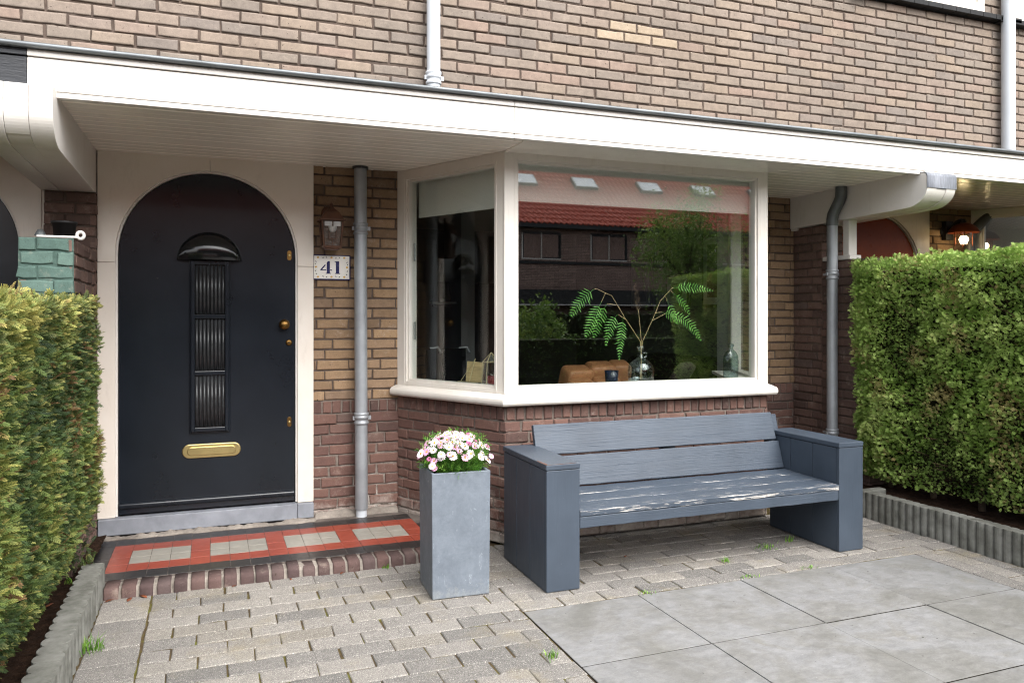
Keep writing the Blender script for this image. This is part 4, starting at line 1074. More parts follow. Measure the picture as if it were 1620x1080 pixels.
for k in range(11):
    x0 = k*.0043; sd = 1 if k % 2 else -1; L = .019*(1-.35*abs(k-5)/6)
    ca_, sa_ = math.cos(.95-.05*k), math.sin(.95-.05*k); b0 = len(tm); wv = .0024
    tm += [(x0, 0, 0), (x0+L*.55*ca_+wv, sd*L*.55*sa_-wv*sd, .001), (x0+L*ca_, sd*L*sa_, -.001), (x0+L*.55*ca_-wv, sd*L*.55*sa_+wv*sd, .001)]; qd.append((b0, b0+1, b0+2, b0+3)); tt += [k/10]*4
b0 = len(tm); tm += [(-.03, -.0012, 0), (.046, -.0006, 0), (.046, .0006, 0), (-.03, .0012, 0)]; qd.append((b0, b0+1, b0+2, b0+3)); tt += [0]*4
topness = np.clip((P[:, 2]-1.1)/.3, 0, 1)
young = np.clip(rg.random(n)**2.5*1.1+topness**2*.55+lo*.35-.3, 0, 1)
T = (np.array(tt)[None]**1.2)*young[:, None]
rnd = np.clip(.36+lo*.5+hi*.35+rg.normal(0, .16, n), 0, .93); pat = np.array([mnoise.noise(Vector(p*3.7)+Vector((1, 5, 2))) for p in P]); rnd = np.where(rg.random(n) < .02+np.clip(pat-.25, 0, 1)*1.8, 1., rnd)
YF = MB(); scatter(YF, np.array(tm), qd, T, P, d, rg.normal(0, .7, n), rg.uniform(.42, .9, n), 'yew_leaf', rnd)
core(hx-.9, hx-.24, 1.45, 4.2, .3, zt-.1, 'branches', yh)
m = YF; rgp = random.Random(4)
for i in range(150):
    y = rgp.uniform(1.0, 4.2); z = rgp.uniform(.12, 1.3); x = hx-.12-.26*max(0, min(1, (.62-z)/.5))
    p0 = Vector((x-.1, y, z-.1)); p1 = Vector((x+rgp.uniform(.04, .13), y+rgp.uniform(-.12, .12), z+rgp.uniform(-.02, .18)))
    m.tube([p0, (p0+p1)/2+Vector((0, rgp.uniform(-.03, .03), .02)), p1], [.004, .003, .0015], 'twig', 5, False)
m.build('foliage', yh)
for i in range(9):
    y = 1.1+i*.36; m = MB(); m.tube([(hx-.3, y, .05), (hx-.28+rgp.uniform(-.05, .05), y+.03, .5)], .02, 'bark', 8); m.build('stem', yh)

# conifer hedge: flattened scale-leaf sprays
thj = thing('conifer_hedge', (4.8, 2.8, .12), 'clipped bright green conifer hedge behind the scalloped edging beside the bench', 'hedge')
rg = np.random.default_rng(41)
hx, zt = 4.40, 1.765
faces = [((hx, 1.9, .2), (0, 2.5, 0), (0, 0, zt-.2), (-1, 0, 0), 4.2), ((hx, 1.9, zt), (1.5, 0, 0), (0, 2.58, 0), (0, 0, 1), 1.7), ((hx, 4.42, .2), (.12, 0, 0), (0, 0, zt-.2), (-.5, .9, 0), .5)]
P, Nn, lo, hi = hedge_points(rg, faces, 66000, .065, .04)
P[:, 0] += np.clip((.75-P[:, 2]), 0, 1)*.07*(Nn[:, 0] < -.3)
n = len(P)
d = Nn*.9+rg.normal(0, .5, (n, 3))+np.array([0, -.1, .25])
tm = []; qd = []; tt = []
def leaflet(x, y, ang, L, wv, tip):
    b0 = len(tm); c, s_ = math.cos(ang), math.sin(ang)
    for a, q in ((0, 0), (L*.45, -wv), (L, 0), (L*.45, wv)): tm.append((x+a*c-q*s_, y+a*s_+q*c, .004*math.sin(a*60)))
    qd.append((b0, b0+1, b0+2, b0+3)); tt.extend([tip*.4, tip*.7, tip, tip*.7])
leaflet(0, 0, 0, .045, .0024, 1)
for k in range(4):
    for sd in (1, -1):
        x = .006+k*.008; L = .026-.003*k
        leaflet(x, 0, sd*.75, L, .0022, .8)
        if k < 3: leaflet(x+.011*math.cos(.75), sd*.011*math.sin(.75), sd*.2, L*.55, .0018, .9)
rnd = np.clip(.45+lo*.55+hi*.45+rg.normal(0, .14, n), 0, .95); pat = np.array([mnoise.noise(Vector(p*4.1)+Vector((3, 8, 1))) for p in P]); rnd = np.where(rg.random(n) < .02+np.clip(pat-.22, 0, 1)*2.2, 1., rnd); sc_ = rg.uniform(.3, .85, n)*(1+.4*lo)
T = np.array(tt)[None]*np.clip(rg.random(n)*.8+hi*.8+.1, 0, 1)[:, None]
TF = MB(); scatter(TF, np.array(tm), qd, T, P, d, rg.normal(0, .9, n), sc_, 'thuja_leaf', rnd)
core(hx+.10, hx+1.4, 2.0, 4.36, .3, zt-.08, 'branches', thj)
for i in range(9):
    y = 1.4+i*.36; m = MB(); m.tube([(hx+.22, y, .05), (hx+.2, y+.02, .6)], .022, 'bark', 8); m.build('stem', thj)
m = TF
for i in range(110):
    y = rgp.uniform(1.3, 4.3); z = rgp.uniform(.3, 1.6); p0 = Vector((hx+.14, y, z-.06)); p1 = Vector((hx-.03, y+rgp.uniform(-.08, .08), z+rgp.uniform(-.04, .1)))
    m.tube([p0, p1], [.004, .0015], 'twig', 5, False)
m.build('foliage', thj)

# ------------------------------------------------------------------ scalloped concrete edgings
def edging(label, x_face, sgn, y0, y1, zt_, pitch, wid, end=None):
    o = thing('palisade_edging', (x_face, (y0+y1)/2, 0), label, 'edging', None)
    m = MB(); r = pitch/2; ye = y1; rg = np.random.default_rng(int(abs(x_face)*10))
    # outline of one block (half-metre) as scalloped polygon, in blocks with tiny height steps
    nb = int(math.ceil((y1-y0)/(pitch*9)))
    for b_ in range(nb):
        ya = y1-b_*pitch*9; yb_ = max(y0, ya-pitch*9+.003); k = int((ya-yb_+.01)/pitch)
        out = []; inn = []
        for t_ in range(k):
            yc = ya-(t_+.5)*pitch
            for q in range(7):
                a = -PI/2+PI*q/6
                out.append((x_face+sgn*(-r*.55+r*.62*math.cos(a)), yc-r*math.sin(a)*.96))
                inn.append((x_face-sgn*(wid-r*.5)-sgn*r*.55*math.cos(a), yc-r*math.sin(a)*.96))
        poly = out+inn[::-1]
        if sgn > 0: poly = poly[::-1]
        h = zt_+rg.normal(0, .002)
        m.prism(poly, -.05, h, 'z', 'concrete_edge')
    m.build('block_row', o, bev=.004)
    if end:
        e = MB(); e.box(*end, 'concrete_edge'); e.build('corner_block', o, bev=.012, seg=3)
    return o
edging('grey scalloped concrete edging at the foot of the yew hedge', -.497, 1, .6, 4.30, .155, .078, .10)
edging('grey scalloped concrete edging at the foot of the conifer hedge', 4.13, -1, .8, 4.05, .178, .0545, .085, (4.13, 4.33, 4.05, 4.115, -.05, .182))

# ------------------------------------------------------------------ small growth and litter
def tuft(x, y, h, nb, label, spread=.02, z=0.):
    t_ = thing('grass_tuft', (x, y, z), label, 'weed', 'weeds growing in the paving joints')
    m = MB(); r_ = random.Random(int(x*1000+y*77))
    for k in range(nb):
        a = r_.uniform(0, 2*PI); bx, by = x+r_.gauss(0, spread*.5), y+r_.gauss(0, spread*.35); L = h*r_.uniform(.5, 1.1); lean = r_.uniform(.2, .9); wv = r_.uniform(.0012, .0024)
        c, s_ = math.cos(a), math.sin(a); v = []
        for q in (0, .5, 1):
            px, pz = lean*L*q*q, L*q*(1-.3*lean*q)
            for w_ in ((-1, 1) if q < 1 else (0,)): v.append((bx+px*c-w_*wv*s_, by+px*s_+w_*wv*c, z+pz))
        m.add(v, [(0, 1, 3, 2), (2, 3, 4)], 'grass_leaf', False, rnd=r_.random())
    m.build('blades', t_); return t_
tuft(-.47, 3.57, .085, 60, 'largest grass tuft, at the foot of the yew edging', .05)
tuft(1.27, 2.85, .035, 40, 'grass tuft beside the corner of the grey slabs', .035)
tuft(.885, 4.17, .03, 22, 'tiny weed at the foot of the brick step edge', .03)
tuft(2.668, 3.604, .03, 26, 'sparse weed in the joint under the middle of the bench', .03)
tuft(3.052, 3.735, .03, 45, 'wider patch of weed under the bench seat', .07)
tuft(3.274, 3.787, .045, 24, 'upright weed near the bench end by the conifer hedge', .03)
tuft(2.61, 3.345, .022, 26, 'weed along the top joint of the slabs before the bench middle', .05)
tuft(2.0, 3.338, .02, 20, 'weed along the top joint of the slabs near the bench end by the planter', .05)
tuft(3.02, 3.343, .022, 18, 'weed along the top joint of the slabs by the far bench end', .04)
tuft(-.62, 4.12, .05, 16, 'small green weed between yew hedge and edging', .03, .12)
def leaf(x, y, z, a, s_, label):
    m = MB(); v = []
    for q, w_ in ((-1, 0), (-.4, .42), (.3, .38), (1, 0), (.3, -.38), (-.4, -.42)):
        X, Y = q*s_, w_*s_; v.append((x+X*math.cos(a)-Y*math.sin(a), y+X*math.sin(a)+Y*math.cos(a), z+.004+abs(w_)*s_*.5+.1*s_*q))
    m.add(v, [(0, 5, 4, 3, 2, 1)], 'fallen', True)
    o = m.build('fallen_leaf', loc=(x, y, z)); so = o.modifiers.new('Solidify', 'SOLIDIFY'); so.thickness = .0008
    tag(o, label, 'leaf', 'fallen brown leaves')
for x, y, z, a, s_, lb in ((-.465, 4.165, .0, .4, .022, 'curled brown leaf in the corner of step and edging'), (-.375, 4.15, 0, 1.2, .024, 'brown leaf lying flat before the second step brick'), (-.318, 4.17, 0, 2.4, .026, 'larger brown leaf leaning on the step bricks'), (.10, 4.165, 0, .2, .014, 'small brown leaf at the step bricks below the letter plate'), (.376, 4.172, 0, 1.9, .012, 'tiny brown leaf at the step bricks below the door lock'), (.64, 4.17, 0, .7, .016, 'brown leaf at the step bricks below the house number'), (2.19, 3.88, 0, .5, .016, 'brown leaf under the bench seat'), (-.66, 3.85, .115, .9, .022, 'brown leaf on the soil beside the yew edging')):
    leaf(x, y, z, a, s_, lb)

# ------------------------------------------------------------------ things seen through the windows
SI = .931
vs = thing('glass_vase', (2.63, 4.46, SI), 'clear glass demijohn vase on the window sill holding fern stems', 'vase')
m = MB(); out = [(0, 0), (.07, 0), (.083, .01), (.087, .04), (.086, .085), (.078, .115), (.055, .142), (.03, .158), (.02, .172), (.018, .2), (.021, .225), (.026, .228), (.026, .24), (.019, .242)]
m.lathe(out+[(r_-.006 if r_ > .02 else .012, z_-.001) for r_, z_ in out[::-1] if z_ > .02]+[(.078, .012), (0, .01)], (2.63, 4.46, SI), 'clear_glass', 36); m.build('vase_body', vs)
m = MB(); m.tube([(2.651, 4.46, SI+.195), (2.667, 4.458, SI+.197), (2.673, 4.456, SI+.182), (2.665, 4.457, SI+.166), (2.655, 4.459, SI+.168)], .005, 'clear_glass', 10); m.build('handle', vs)
def frond(mb, base, d, length, droop, wid, seed):
    r_ = random.Random(seed); p = Vector(base); dv = Vector(d).normalized(); length *= 1.25; wid *= 1.45; n_ = int(length/.0185); pts = []
    for i in range(n_+1):
        pts.append(p.copy()); dv = (dv+Vector((0, 0, -droop))).normalized(); p = p+dv*(length/n_)
    mb.tube(pts, [.0016*(1-.7*i/n_) for i in range(n_+1)], 'fern_leaf', 5, False)
    for i in range(2, n_):
        t_ = i/n_; L = wid*math.sin(PI*min(1, .18+t_*.82))**.8*(1-.25*t_); dd = (pts[min(i+1, n_)]-pts[i-1]).normalized(); sd = dd.cross(Vector((0, -1, .2))).normalized(); 
        for sg in (1, -1):
            ax = (sd*sg+dd*.45+Vector((0, r_.uniform(-.25, .25), -.12))).normalized(); q = dd*r_.uniform(.0036, .0052); L *= r_.uniform(.75, 1.1)
            a = pts[i]; b_ = a+ax*L*.5; c = a+ax*L
            mb.add([tuple(a-q*.6), tuple(b_-q), tuple(c), tuple(b_+q), tuple(a+q*.6)], [(0, 1, 2, 3, 4)], 'fern_leaf', False, rnd=r_.random())
def branch(label, stem, fronds, extra=None):
    o = thing('fern_branch', stem[0], label, 'fern branch', 'stems in the glass vase')
    m = MB(); m.tube(stem, [.0026]+[.0021]*(len(stem)-2)+[.0014], 'wood_pale', 8)
    m.build('stem', o)
    for k, f in enumerate(fronds):
        m = MB(); m.tube([f[0], f[1]], .0018, 'wood_pale', 6, False); frond(m, f[1], *f[2:]); m.build('frond', o)
    return o
yv = 4.46
branch('fern branch with drooping fronds leaning towards the front door side', [(2.64, yv, SI+.02), (2.628, yv, 1.2), (2.52, yv, 1.345), (2.415, yv, 1.50), (2.30, yv, 1.545)],
       [((2.30, yv, 1.545), (2.29, yv, 1.543), (-1, -.1, -.55), .21, .05, .05, 1), ((2.37, yv, 1.52), (2.34, yv, 1.46), (-.7, -.2, -1), .22, .02, .05, 2), ((2.45, yv, 1.44), (2.38, yv, 1.45), (-.5, .1, -.9), .2, .05, .045, 3), ((2.52, yv, 1.345), (2.46, yv, 1.38), (-.5, -.2, -.3), .2, .13, .04, 4), ((2.52, yv, 1.345), (2.5, yv, 1.36), (-.2, -.2, -.6), .24, .04, .04, 5)])
branch('fern branch arching high towards the neighbour hedge side', [(2.625, yv, SI+.02), (2.643, yv, 1.2), (2.72, yv, 1.345), (2.78, yv, 1.47), (2.87, yv, 1.555)],
       [((2.87, yv, 1.555), (2.88, yv, 1.558), (1, -.1, .12), .25, .022, .036, 6), ((2.86, yv, 1.54), (2.88, yv, 1.52), (.8, .1, -.4), .17, .07, .036, 7), ((2.82, yv, 1.50), (2.83, yv, 1.47), (.4, -.2, -.8), .14, .03, .034, 8), ((2.72, yv, 1.34), (2.82, yv, 1.385), (1, -.2, .05), .27, .085, .045, 9), ((2.74, yv, 1.39), (2.79, yv, 1.395), (.9, .1, -.05), .14, .11, .035, 10)])
gp = thing('dried_grass', (2.63, yv, SI+.02), 'feathery dried grass plume standing between the fern branches', 'dried grass')
m = MB(); m.tube([(2.632, yv, SI+.02), (2.635, yv, 1.2), (2.62, yv+.01, 1.40), (2.60, yv+.02, 1.47)], .002, 'wood_pale', 6); m.build('stem', gp)
m = MB(); r_ = random.Random(6)
for i in range(160):
    t_ = r_.random(); p0 = Vector((2.618-.025*t_, yv+.012, 1.40+.16*t_)); L = .05*(1-.4*t_)
    p1 = p0+Vector((r_.uniform(-1, 1)*L*.7, r_.uniform(-.5, .5)*L, r_.uniform(.2, 1)*L)); m.tube([p0, p1], [.0007, .0004], 'twig', 4, False)
m.build('plume', gp)
bo = thing('glass_bottle', (3.375, 4.5, SI), 'flat grey-green glass bottle on the window sill at its far end', 'bottle')
m = MB()
for r_, z0_, z1_ in ((1, 0, 1),):
    prof = [(.0, 0), (.052, 0), (.058, .008), (.06, .12), (.056, .16), (.04, .188), (.022, .2), (.018, .205), (.018, .222), (.024, .224), (.024, .243), (0, .244)]
    m.lathe(prof, (0, 0, 0), 'grey_glass', 28)
m.v = [v*np.array([1, .6, 1])+np.array([3.375, 4.5, SI]) for v in m.v]; m.build('bottle_body', bo)
cp = thing('candle_cup', (2.435, 4.5, SI), 'small dark blue glass cup on the window sill by the vase', 'cup')
m = MB(); m.lathe([(0, 0), (.036, 0), (.04, .01), (.046, .082), (.043, .082), (.037, .012), (0, .01)], (2.435, 4.5, SI), 'cup_dark', 24); m.build('cup_body', cp)
# wooden board on an easel and glass house lantern in the oblique window
def ob(s_, inw, z): # point on the oblique sill: s along A->B, inw inside
    x = A_[0]+(B_[0]-A_[0])*s_; y = A_[1]+(B_[1]-A_[1])*s_; return (x+.892*inw, y+.451*inw, z)
bd = thing('wooden_board', ob(.4, .12, SI), 'small pale wooden board on a wire easel behind the oblique pane', 'board')
m = MB(); a = ob(.345, .14, SI+.015); b_ = ob(.46, .12, SI+.015); c = ob(.475, .15, SI+.145); d_ = ob(.345, .17, SI+.14)
nn = Vector((.892, .451, 0))*.012
m.hexa([a, b_, tuple(Vector(b_)+nn), tuple(Vector(a)+nn), d_, c, tuple(Vector(c)+nn), tuple(Vector(d_)+nn)], 'wood_pale'); m.build('panel', bd, bev=.002)
m = MB(); m.tube([ob(.41, .10, SI+.002), ob(.41, .16, SI+.165)], .0022, 'gold_wire', 6); m.tube([ob(.49, .09, SI+.002), ob(.41, .16, SI+.16)], .0022, 'gold_wire', 6); m.tube([ob(.34, .11, SI+.018), ob(.5, .09, SI+.018)], .0022, 'gold_wire', 6); m.build('easel', bd)
gh = thing('glass_lantern', ob(.24, .12, SI), 'small house-shaped glass lantern with brass edges and a red candle', 'candle lantern')
m = MB(); c0 = Vector(ob(.24, .13, SI)); q = .048; bs = [Vector((x, y, 0)) for x, y in ((-q, -q), (q, -q), (q, q), (-q, q))]
for i in range(4):
    e0, e1 = c0+bs[i], c0+bs[(i+1) % 4]; t0, t1 = c0+bs[i]*.86+Vector((0, 0, .15)), c0+bs[(i+1) % 4]*.86+Vector((0, 0, .15)); ap = c0+Vector((0, 0, .21))
    for p0, p1 in ((e0, e1), (e0, t0), (t0, t1), (t0, ap)): m.tube([p0, p1], .0028, 'gold_wire', 6)
m.build('wire_frame', gh)
m = MB(); v = [tuple(c0+x+Vector((0, 0, .003))) for x in bs]+[tuple(c0+x*.86+Vector((0, 0, .15))) for x in bs]+[tuple(c0+Vector((0, 0, .21)))]
m.add(v, [(0, 1, 5, 4), (1, 2, 6, 5), (2, 3, 7, 6), (3, 0, 4, 7), (4, 5, 8), (5, 6, 8), (6, 7, 8), (7, 4, 8)], 'window_glass'); m.build('glass_panel', gh)
cn = thing('candle', tuple(c0), 'red pillar candle inside the house-shaped glass lantern', 'candle')
m = MB(); m.lathe([(0, .004), (.024, .004), (.024, .06), (.02, .063), (0, .06)], tuple(c0), 'candle_red', 20); m.tube([c0+Vector((0, 0, .06)), c0+Vector((0, 0, .07))], .001, 'matt_black', 5); m.build('wax', cn)
# roller blinds
rb = thing('roller_blind', (2.6, 4.41, 2.3), 'cream roller blind half drawn at the top of the large front pane', 'blind')
m = MB(); m.box(1.735, 3.485, 4.405, 4.409, 2.085, 2.31, 'blind_cloth'); m.build('cloth', rb); m = MB(); m.box(1.735, 3.485, 4.401, 4.413, 2.07, 2.086, 'blind_cloth'); m.build('bottom_bar', rb, bev=.003)
rb = thing('roller_blind', (1.45, 4.8, 2.3), 'grey-white roller blind at the top of the narrow oblique pane', 'blind')
m = MB(); m.fbox(FL, .10, .90, -.112, -.108, 2.05, 2.33, 'blind_cloth'); m.build('cloth', rb); m = MB(); m.fbox(FL, .10, .90, -.116, -.104, 2.036, 2.052, 'blind_cloth'); m.build('bottom_bar', rb, bev=.003)
# tan leather sofa with cushions
sf = thing('leather_sofa', (3.0, 6.0, .18), 'tan leather sofa with padded back cushions inside the room', 'sofa')
def cushion(name, parent, cx, cy, cz, sx, sy, sz, mat, rot=0., tilt=0., ex=.45):
    m = MB(); n_ = 14; v = []
    for i in range(n_+1):
        for k in range(2*n_):
            a = -PI/2+PI*i/n_; b2 = 2*PI*k/(2*n_)
            f = lambda c_: math.copysign(abs(c_)**ex, c_)
            x, y, z = sx*f(math.cos(a))*f(math.cos(b2)), sy*f(math.cos(a))*f(math.sin(b2)), sz*f(math.sin(a))
            y, z = y*math.cos(tilt)-z*math.sin(tilt), y*math.sin(tilt)+z*math.cos(tilt)
            v.append((cx+x*math.cos(rot)-y*math.sin(rot), cy+x*math.sin(rot)+y*math.cos(rot), cz+z))
    w_ = 2*n_
    m.add(v, [(i*w_+k, i*w_+(k+1) % w_, (i+1)*w_+(k+1) % w_, (i+1)*w_+k) for i in range(n_) for k in range(w_)], mat, True); return m.build(name, parent)
for cx_, cy_, cz_, sx_, sz_, rt_ in ((2.70, 5.60, .80, .125, .17, .12), (2.93, 5.64, .82, .12, .175, -.04), (3.12, 5.66, .83, .085, .17, -.08)): cushion('back_cushion', sf, cx_, cy_, cz_, sx_, .085, sz_, 'leather', rt_, .3, .3)
cushion('sofa_body', sf, 2.92, 5.98, .36, .50, .30, .24, 'leather')
for cx_, cz_, rt_ in ((2.67, .755, .25), (2.90, .765, -.05)): cushion('lumbar_cushion', sf, cx_, 5.47, cz_, .12, .06, .125, 'leather', rt_, .45, .32)
lc = thing('patterned_cushion', (3.56, 5.15, .9), 'dark leaf-patterned cushion leaning behind the vase', 'cushion')
cushion('pillow', lc, 3.50, 5.3, .90, .12, .04, .11, 'fabric_leaf', .5, .6)
ds2 = thing('dark_sofa', (4.2, 6.3, .18), 'long dark sofa along the party wall below the pictures', 'sofa')
cushion('seat', ds2, 4.05, 6.6, .42, .45, 1.1, .26, 'fabric_dark'); cushion('backrest', ds2, 4.42, 6.6, .7, .15, 1.1, .28, 'fabric_dark')
# pictures on the party wall
for y, z0_, w_, h_, lb in ((6.3, 1.45, .5, .72, 'tall dark-framed picture on the party wall nearest the bay'), (7.0, 1.47, .42, .34, 'small dark-framed picture on the party wall above the sofa middle'), (7.75, 1.43, .46, .6, 'dark-framed picture on the party wall deepest in the room')):
    pc = thing('framed_picture', (4.59, y, z0_), lb, 'picture', None)
    m = MB(); m.box(4.565, 4.598, y-w_/2, y+w_/2, z0_, z0_+h_, 'frame_black'); m.build('picture_frame', pc, bev=.003)
    m = MB(); m.box(4.560, 4.566, y-w_/2+.03, y+w_/2-.03, z0_+.03, z0_+h_-.03, 'room_light'); m.build('mount', pc)
    m = MB(); m.box(4.556, 4.561, y-w_/2+.10, y+w_/2-.10, z0_+.10, z0_+h_-.10, 'picture'); m.build('print', pc)
# shelf with photo and two chairs, seen through the oblique pane
sh = thing('wall_shelf', (2.15, 7.5, 1.5), 'narrow grey wall shelf deep in the room', 'shelf'); m = MB(); m.box(2.02, 2.27, 7.42, 7.55, 1.49, 1.51, 'room_light'); m.box(2.05, 2.24, 7.5, 7.56, 1.46, 1.49, 'matt_black'); m.build('board', sh, bev=.002)
ph = thing('photo_frame', (2.17, 7.48, 1.51), 'black photo frame standing on the wall shelf', 'photo frame'); m = MB(); m.hexa([(2.10, 7.44, 1.511), (2.22, 7.44, 1.511), (2.22, 7.455, 1.511), (2.10, 7.455, 1.511), (2.10, 7.49, 1.71), (2.22, 7.49, 1.71), (2.22, 7.505, 1.71), (2.10, 7.505, 1.71)], 'frame_black'); m.build('frame', ph)
m = MB(); m.hexa([(2.115, 7.4385, 1.53), (2.205, 7.4385, 1.53), (2.205, 7.442, 1.53), (2.115, 7.442, 1.53), (2.115, 7.479, 1.69), (2.205, 7.479, 1.69), (2.205, 7.483, 1.69), (2.115, 7.483, 1.69)], 'picture'); m.build('print', ph)
for cx_, lb in ((1.72, 'black dining chair with chromed back edge nearer the front door'), (1.98, 'black dining chair with chromed back edge nearer the shelf')):
    c_ = thing('dining_chair', (cx_, 6.5, .18), lb, 'chair')
    m = MB(); m.box(cx_-.13, cx_+.08, 6.45, 6.49, .72, 1.09, 'chair_black'); m.build('backrest', c_, bev=.01)
    m = MB(); m.box(cx_-.13, cx_+.08, 6.2, 6.45, .62, .66, 'chair_black'); m.build('seat', c_, bev=.01)
    m = MB(); m.tube([(cx_+.02, 6.47, 1.09), (cx_+.09, 6.46, 1.10), (cx_+.11, 6.44, 1.05)], .014, 'steel', 8); m.build('top_rail', c_)
    for x_ in (-.12, .07):
        for y_ in (6.22, 6.46): m = MB(); m.tube([(cx_+x_, y_, .18), (cx_+x_, y_, .62)], .012, 'chair_black', 8); m.build('leg', c_)

# ------------------------------------------------------------------ across the street (seen mirrored in the panes)
OY = -21.3
def far_house(x0, label):
    o = thing('row_house', (x0+3.2, OY, 0), label, 'house', None)
    w_ = MB(); N = (0, 1, 0); Ofs = (x0+6.4, OY, 0); U = (-1, 0, 0)
    z1, z2 = 3.74, 4.92
    for a, b_, c, d in ((0, 6.4, 2.6, z1), (0, .9, z1, z2), (2.7, 4.1, z1, z2), (5.9, 6.4, z1, z2), (0, 6.4, z2, 5.2)):
        w_.bricks(Ofs, U, N, Z3, a, b_, c, d, 'brick_far', 'mortar_dark', L=.42, C=.0667, bond='run', seed=int(x0*3+a*7+c*11), j=.012)
    w_.box(x0, x0+6.4, OY-.25, OY-.013, 0, 5.25, 'brick_far')
    w_.build('wall', o)
    b = MB(); b.box(x0+.01, x0+6.39, OY, OY+.06, 3.56, 3.68, 'matt_black'); b.build('string_course', o)
    b = MB(); b.box(x0+.01, x0+6.39, OY, OY+.9, 1.85, 2.45, 'matt_black'); b.box(x0+.005, x0+6.395, OY, OY+.95, 1.80, 1.85, 'white_paint'); b.build('canopy', o)
    for a in (.5, 3.7):
        f = MB(); xa, xb = x0+a, x0+a+1.8
        for p_, q_, c, d, mm in ((xa, xb, z1, z1+.05, 'white_frame'), (xa, xb, z2-.05, z2, 'matt_black'), (xa, xa+.05, z1+.05, z2-.05, 'white_frame'), (xb-.05, xb, z1+.05, z2-.05, 'matt_black'), (xa+.88, xa+.92, z1+.05, z2-.05, 'white_frame')): f.box(p_, q_, OY-.05, OY+.03, c, d, mm)
        f.box(xa+.9, xb-.05, OY-.045, OY-.0, z1+.051, z1+.11, 'matt_black'); f.box(xa+.05, xa+.11, OY-.045, OY, z1+.06, z2-.06, 'matt_black'); f.box(xb-.11, xb-.05, OY-.045, OY, z1+.12, z2-.06, 'matt_black'); f.box(xa+.05, xb-.05, OY-.045, OY, z2-.11, z2-.051, 'matt_black')
        fo = f.build('window', o)
        p = MB(); p.box(xa+.05, xa+.87, OY-.04, OY-.03, z1+.05, z2-.05, 'sky_glass'); p.box(xa+.93, xb-.05, OY-.04, OY-.03, z1+.05, z2-.05, 'brown_door'); p.build('pane', fo)
    # pantile roof: rows of S-profile tiles
    r_ = MB(); ang = R(42); rows = 14; per = .25; nxs = int(6.4/per)*6
    for k in range(rows):
        s0, s1 = k*.33, (k+1)*.33+.05; v = []
        for i in range(nxs+1):
            x = x0+6.4*i/nxs; ph_ = (i % 6)/6*2*PI; w2 = .035*math.sin(ph_)+.015*math.sin(2*ph_)
            for s_, e in ((s0, .05), (s1, .0)):
                v.append((x, OY+.45-s_*math.cos(ang)+w2*math.sin(ang)*0, 5.22+s_*math.sin(ang)+w2+e))
        r_.add(v, [(2*i, 2*i+2, 2*i+3, 2*i+1) for i in range(nxs)], 'roof_tile', True)
        r_.add([q for i in range(nxs+1) for q in ((v[2*i]), (v[2*i][0], v[2*i][1], v[2*i][2]-.045))], [(2*i+1, 2*i+3, 2*i+2, 2*i) for i in range(nxs)], 'roof_tile', True)
    ro = r_.build('roof', o)
    g_ = MB(); g_.box(x0, x0+6.4, OY-.05, OY+.44, 5.05, 5.2, 'black_board'); g_.box(x0, x0+6.4, OY-.05, OY+.40, 5.2, 5.29, 'black_board'); g_.build('gutter', ro)
    for a in ((.75, 3.75)):
        sk = MB(); s0, s1 = 2.75, 3.55; P_ = lambda s_, h: (OY+.45-s_*math.cos(ang)+h*math.sin(ang), 5.24+s_*math.sin(ang)+h*math.cos(ang))
        xa, xb = x0+a, x0+a+1.15
        sk.hexa([(xa, *P_(s0, 0)), (xb, *P_(s0, 0)), (xb, *P_(s1, 0)), (xa, *P_(s1, 0)), (xa, *P_(s0, .14)), (xb, *P_(s0, .14)), (xb, *P_(s1, .14)), (xa, *P_(s1, .14))], 'zinc_dull'); so = sk.build('skylight', ro)
        sk = MB(); sk.hexa([(xa+.06, *P_(s0+.06, .13)), (xb-.06, *P_(s0+.06, .13)), (xb-.06, *P_(s1-.06, .13)), (xa+.06, *P_(s1-.06, .13)), (xa+.06, *P_(s0+.06, .15)), (xb-.06, *P_(s0+.06, .15)), (xb-.06, *P_(s1-.06, .15)), (xa+.06, *P_(s1-.06, .15))], 'painted_sky_glass'); sk.build('pane', so)
    return o
adj = ['opposite the front door', 'opposite the bay window', 'opposite the bench', 'opposite the conifer hedge', 'beyond the street tree']
fh0 = far_house(11.5, 'brick row house with red pantile roof across the street, behind the street tree')
for i, x in enumerate((-7.7, -1.3, 5.1, 17.9, 24.3)):
    c_ = copy_tree(fh0); c_.location = (x+3.2, OY, 0)
    c_['label'] = ('brick row house with red pantile roof standing ' + ['first in the far row', 'second in the far row', 'third in the far row', 'fifth in the far row', 'last in the far row'][i] + ' across the street')
for o_ in [fh0]+[x for x in bpy.data.objects if x.name.startswith('row_house.')]: o_['group'] = 'row houses across the street'
def leafy(name, parent, n, cx, cy, cz, rx, ry, rz, size, mat, seed, nclump=22):
    rg = np.random.default_rng(seed); C_l = rg.normal(0, 1, (nclump, 3)); C_l /= np.linalg.norm(C_l, axis=1, keepdims=True); C_l *= rg.uniform(.35, .95, (nclump, 1))
    idx = rg.integers(0, nclump, n); P = C_l[idx]+rg.normal(0, .17, (n, 3)); P = P*np.array([rx, ry, rz])+np.array([cx, cy, cz])
    d = rg.normal(0, 1, (n, 3)); tm = np.array([(0, 0, 0), (.5, -.26, .05), (1, 0, 0), (.5, .26, .05)])
    m = MB(); scatter(m, tm, [(0, 1, 2, 3)], np.zeros(4), P, d, rg.uniform(0, 6, n), rg.uniform(.6, 1.3, n)*size, mat, np.clip(rg.normal(.5, .15, n)+rg.normal(0, .25, nclump)[idx], 0, 1)); return m.build(name, parent)
tr = thing('street_tree', (10.9, -7.6, 0), 'leafy green street tree across the road', 'tree')
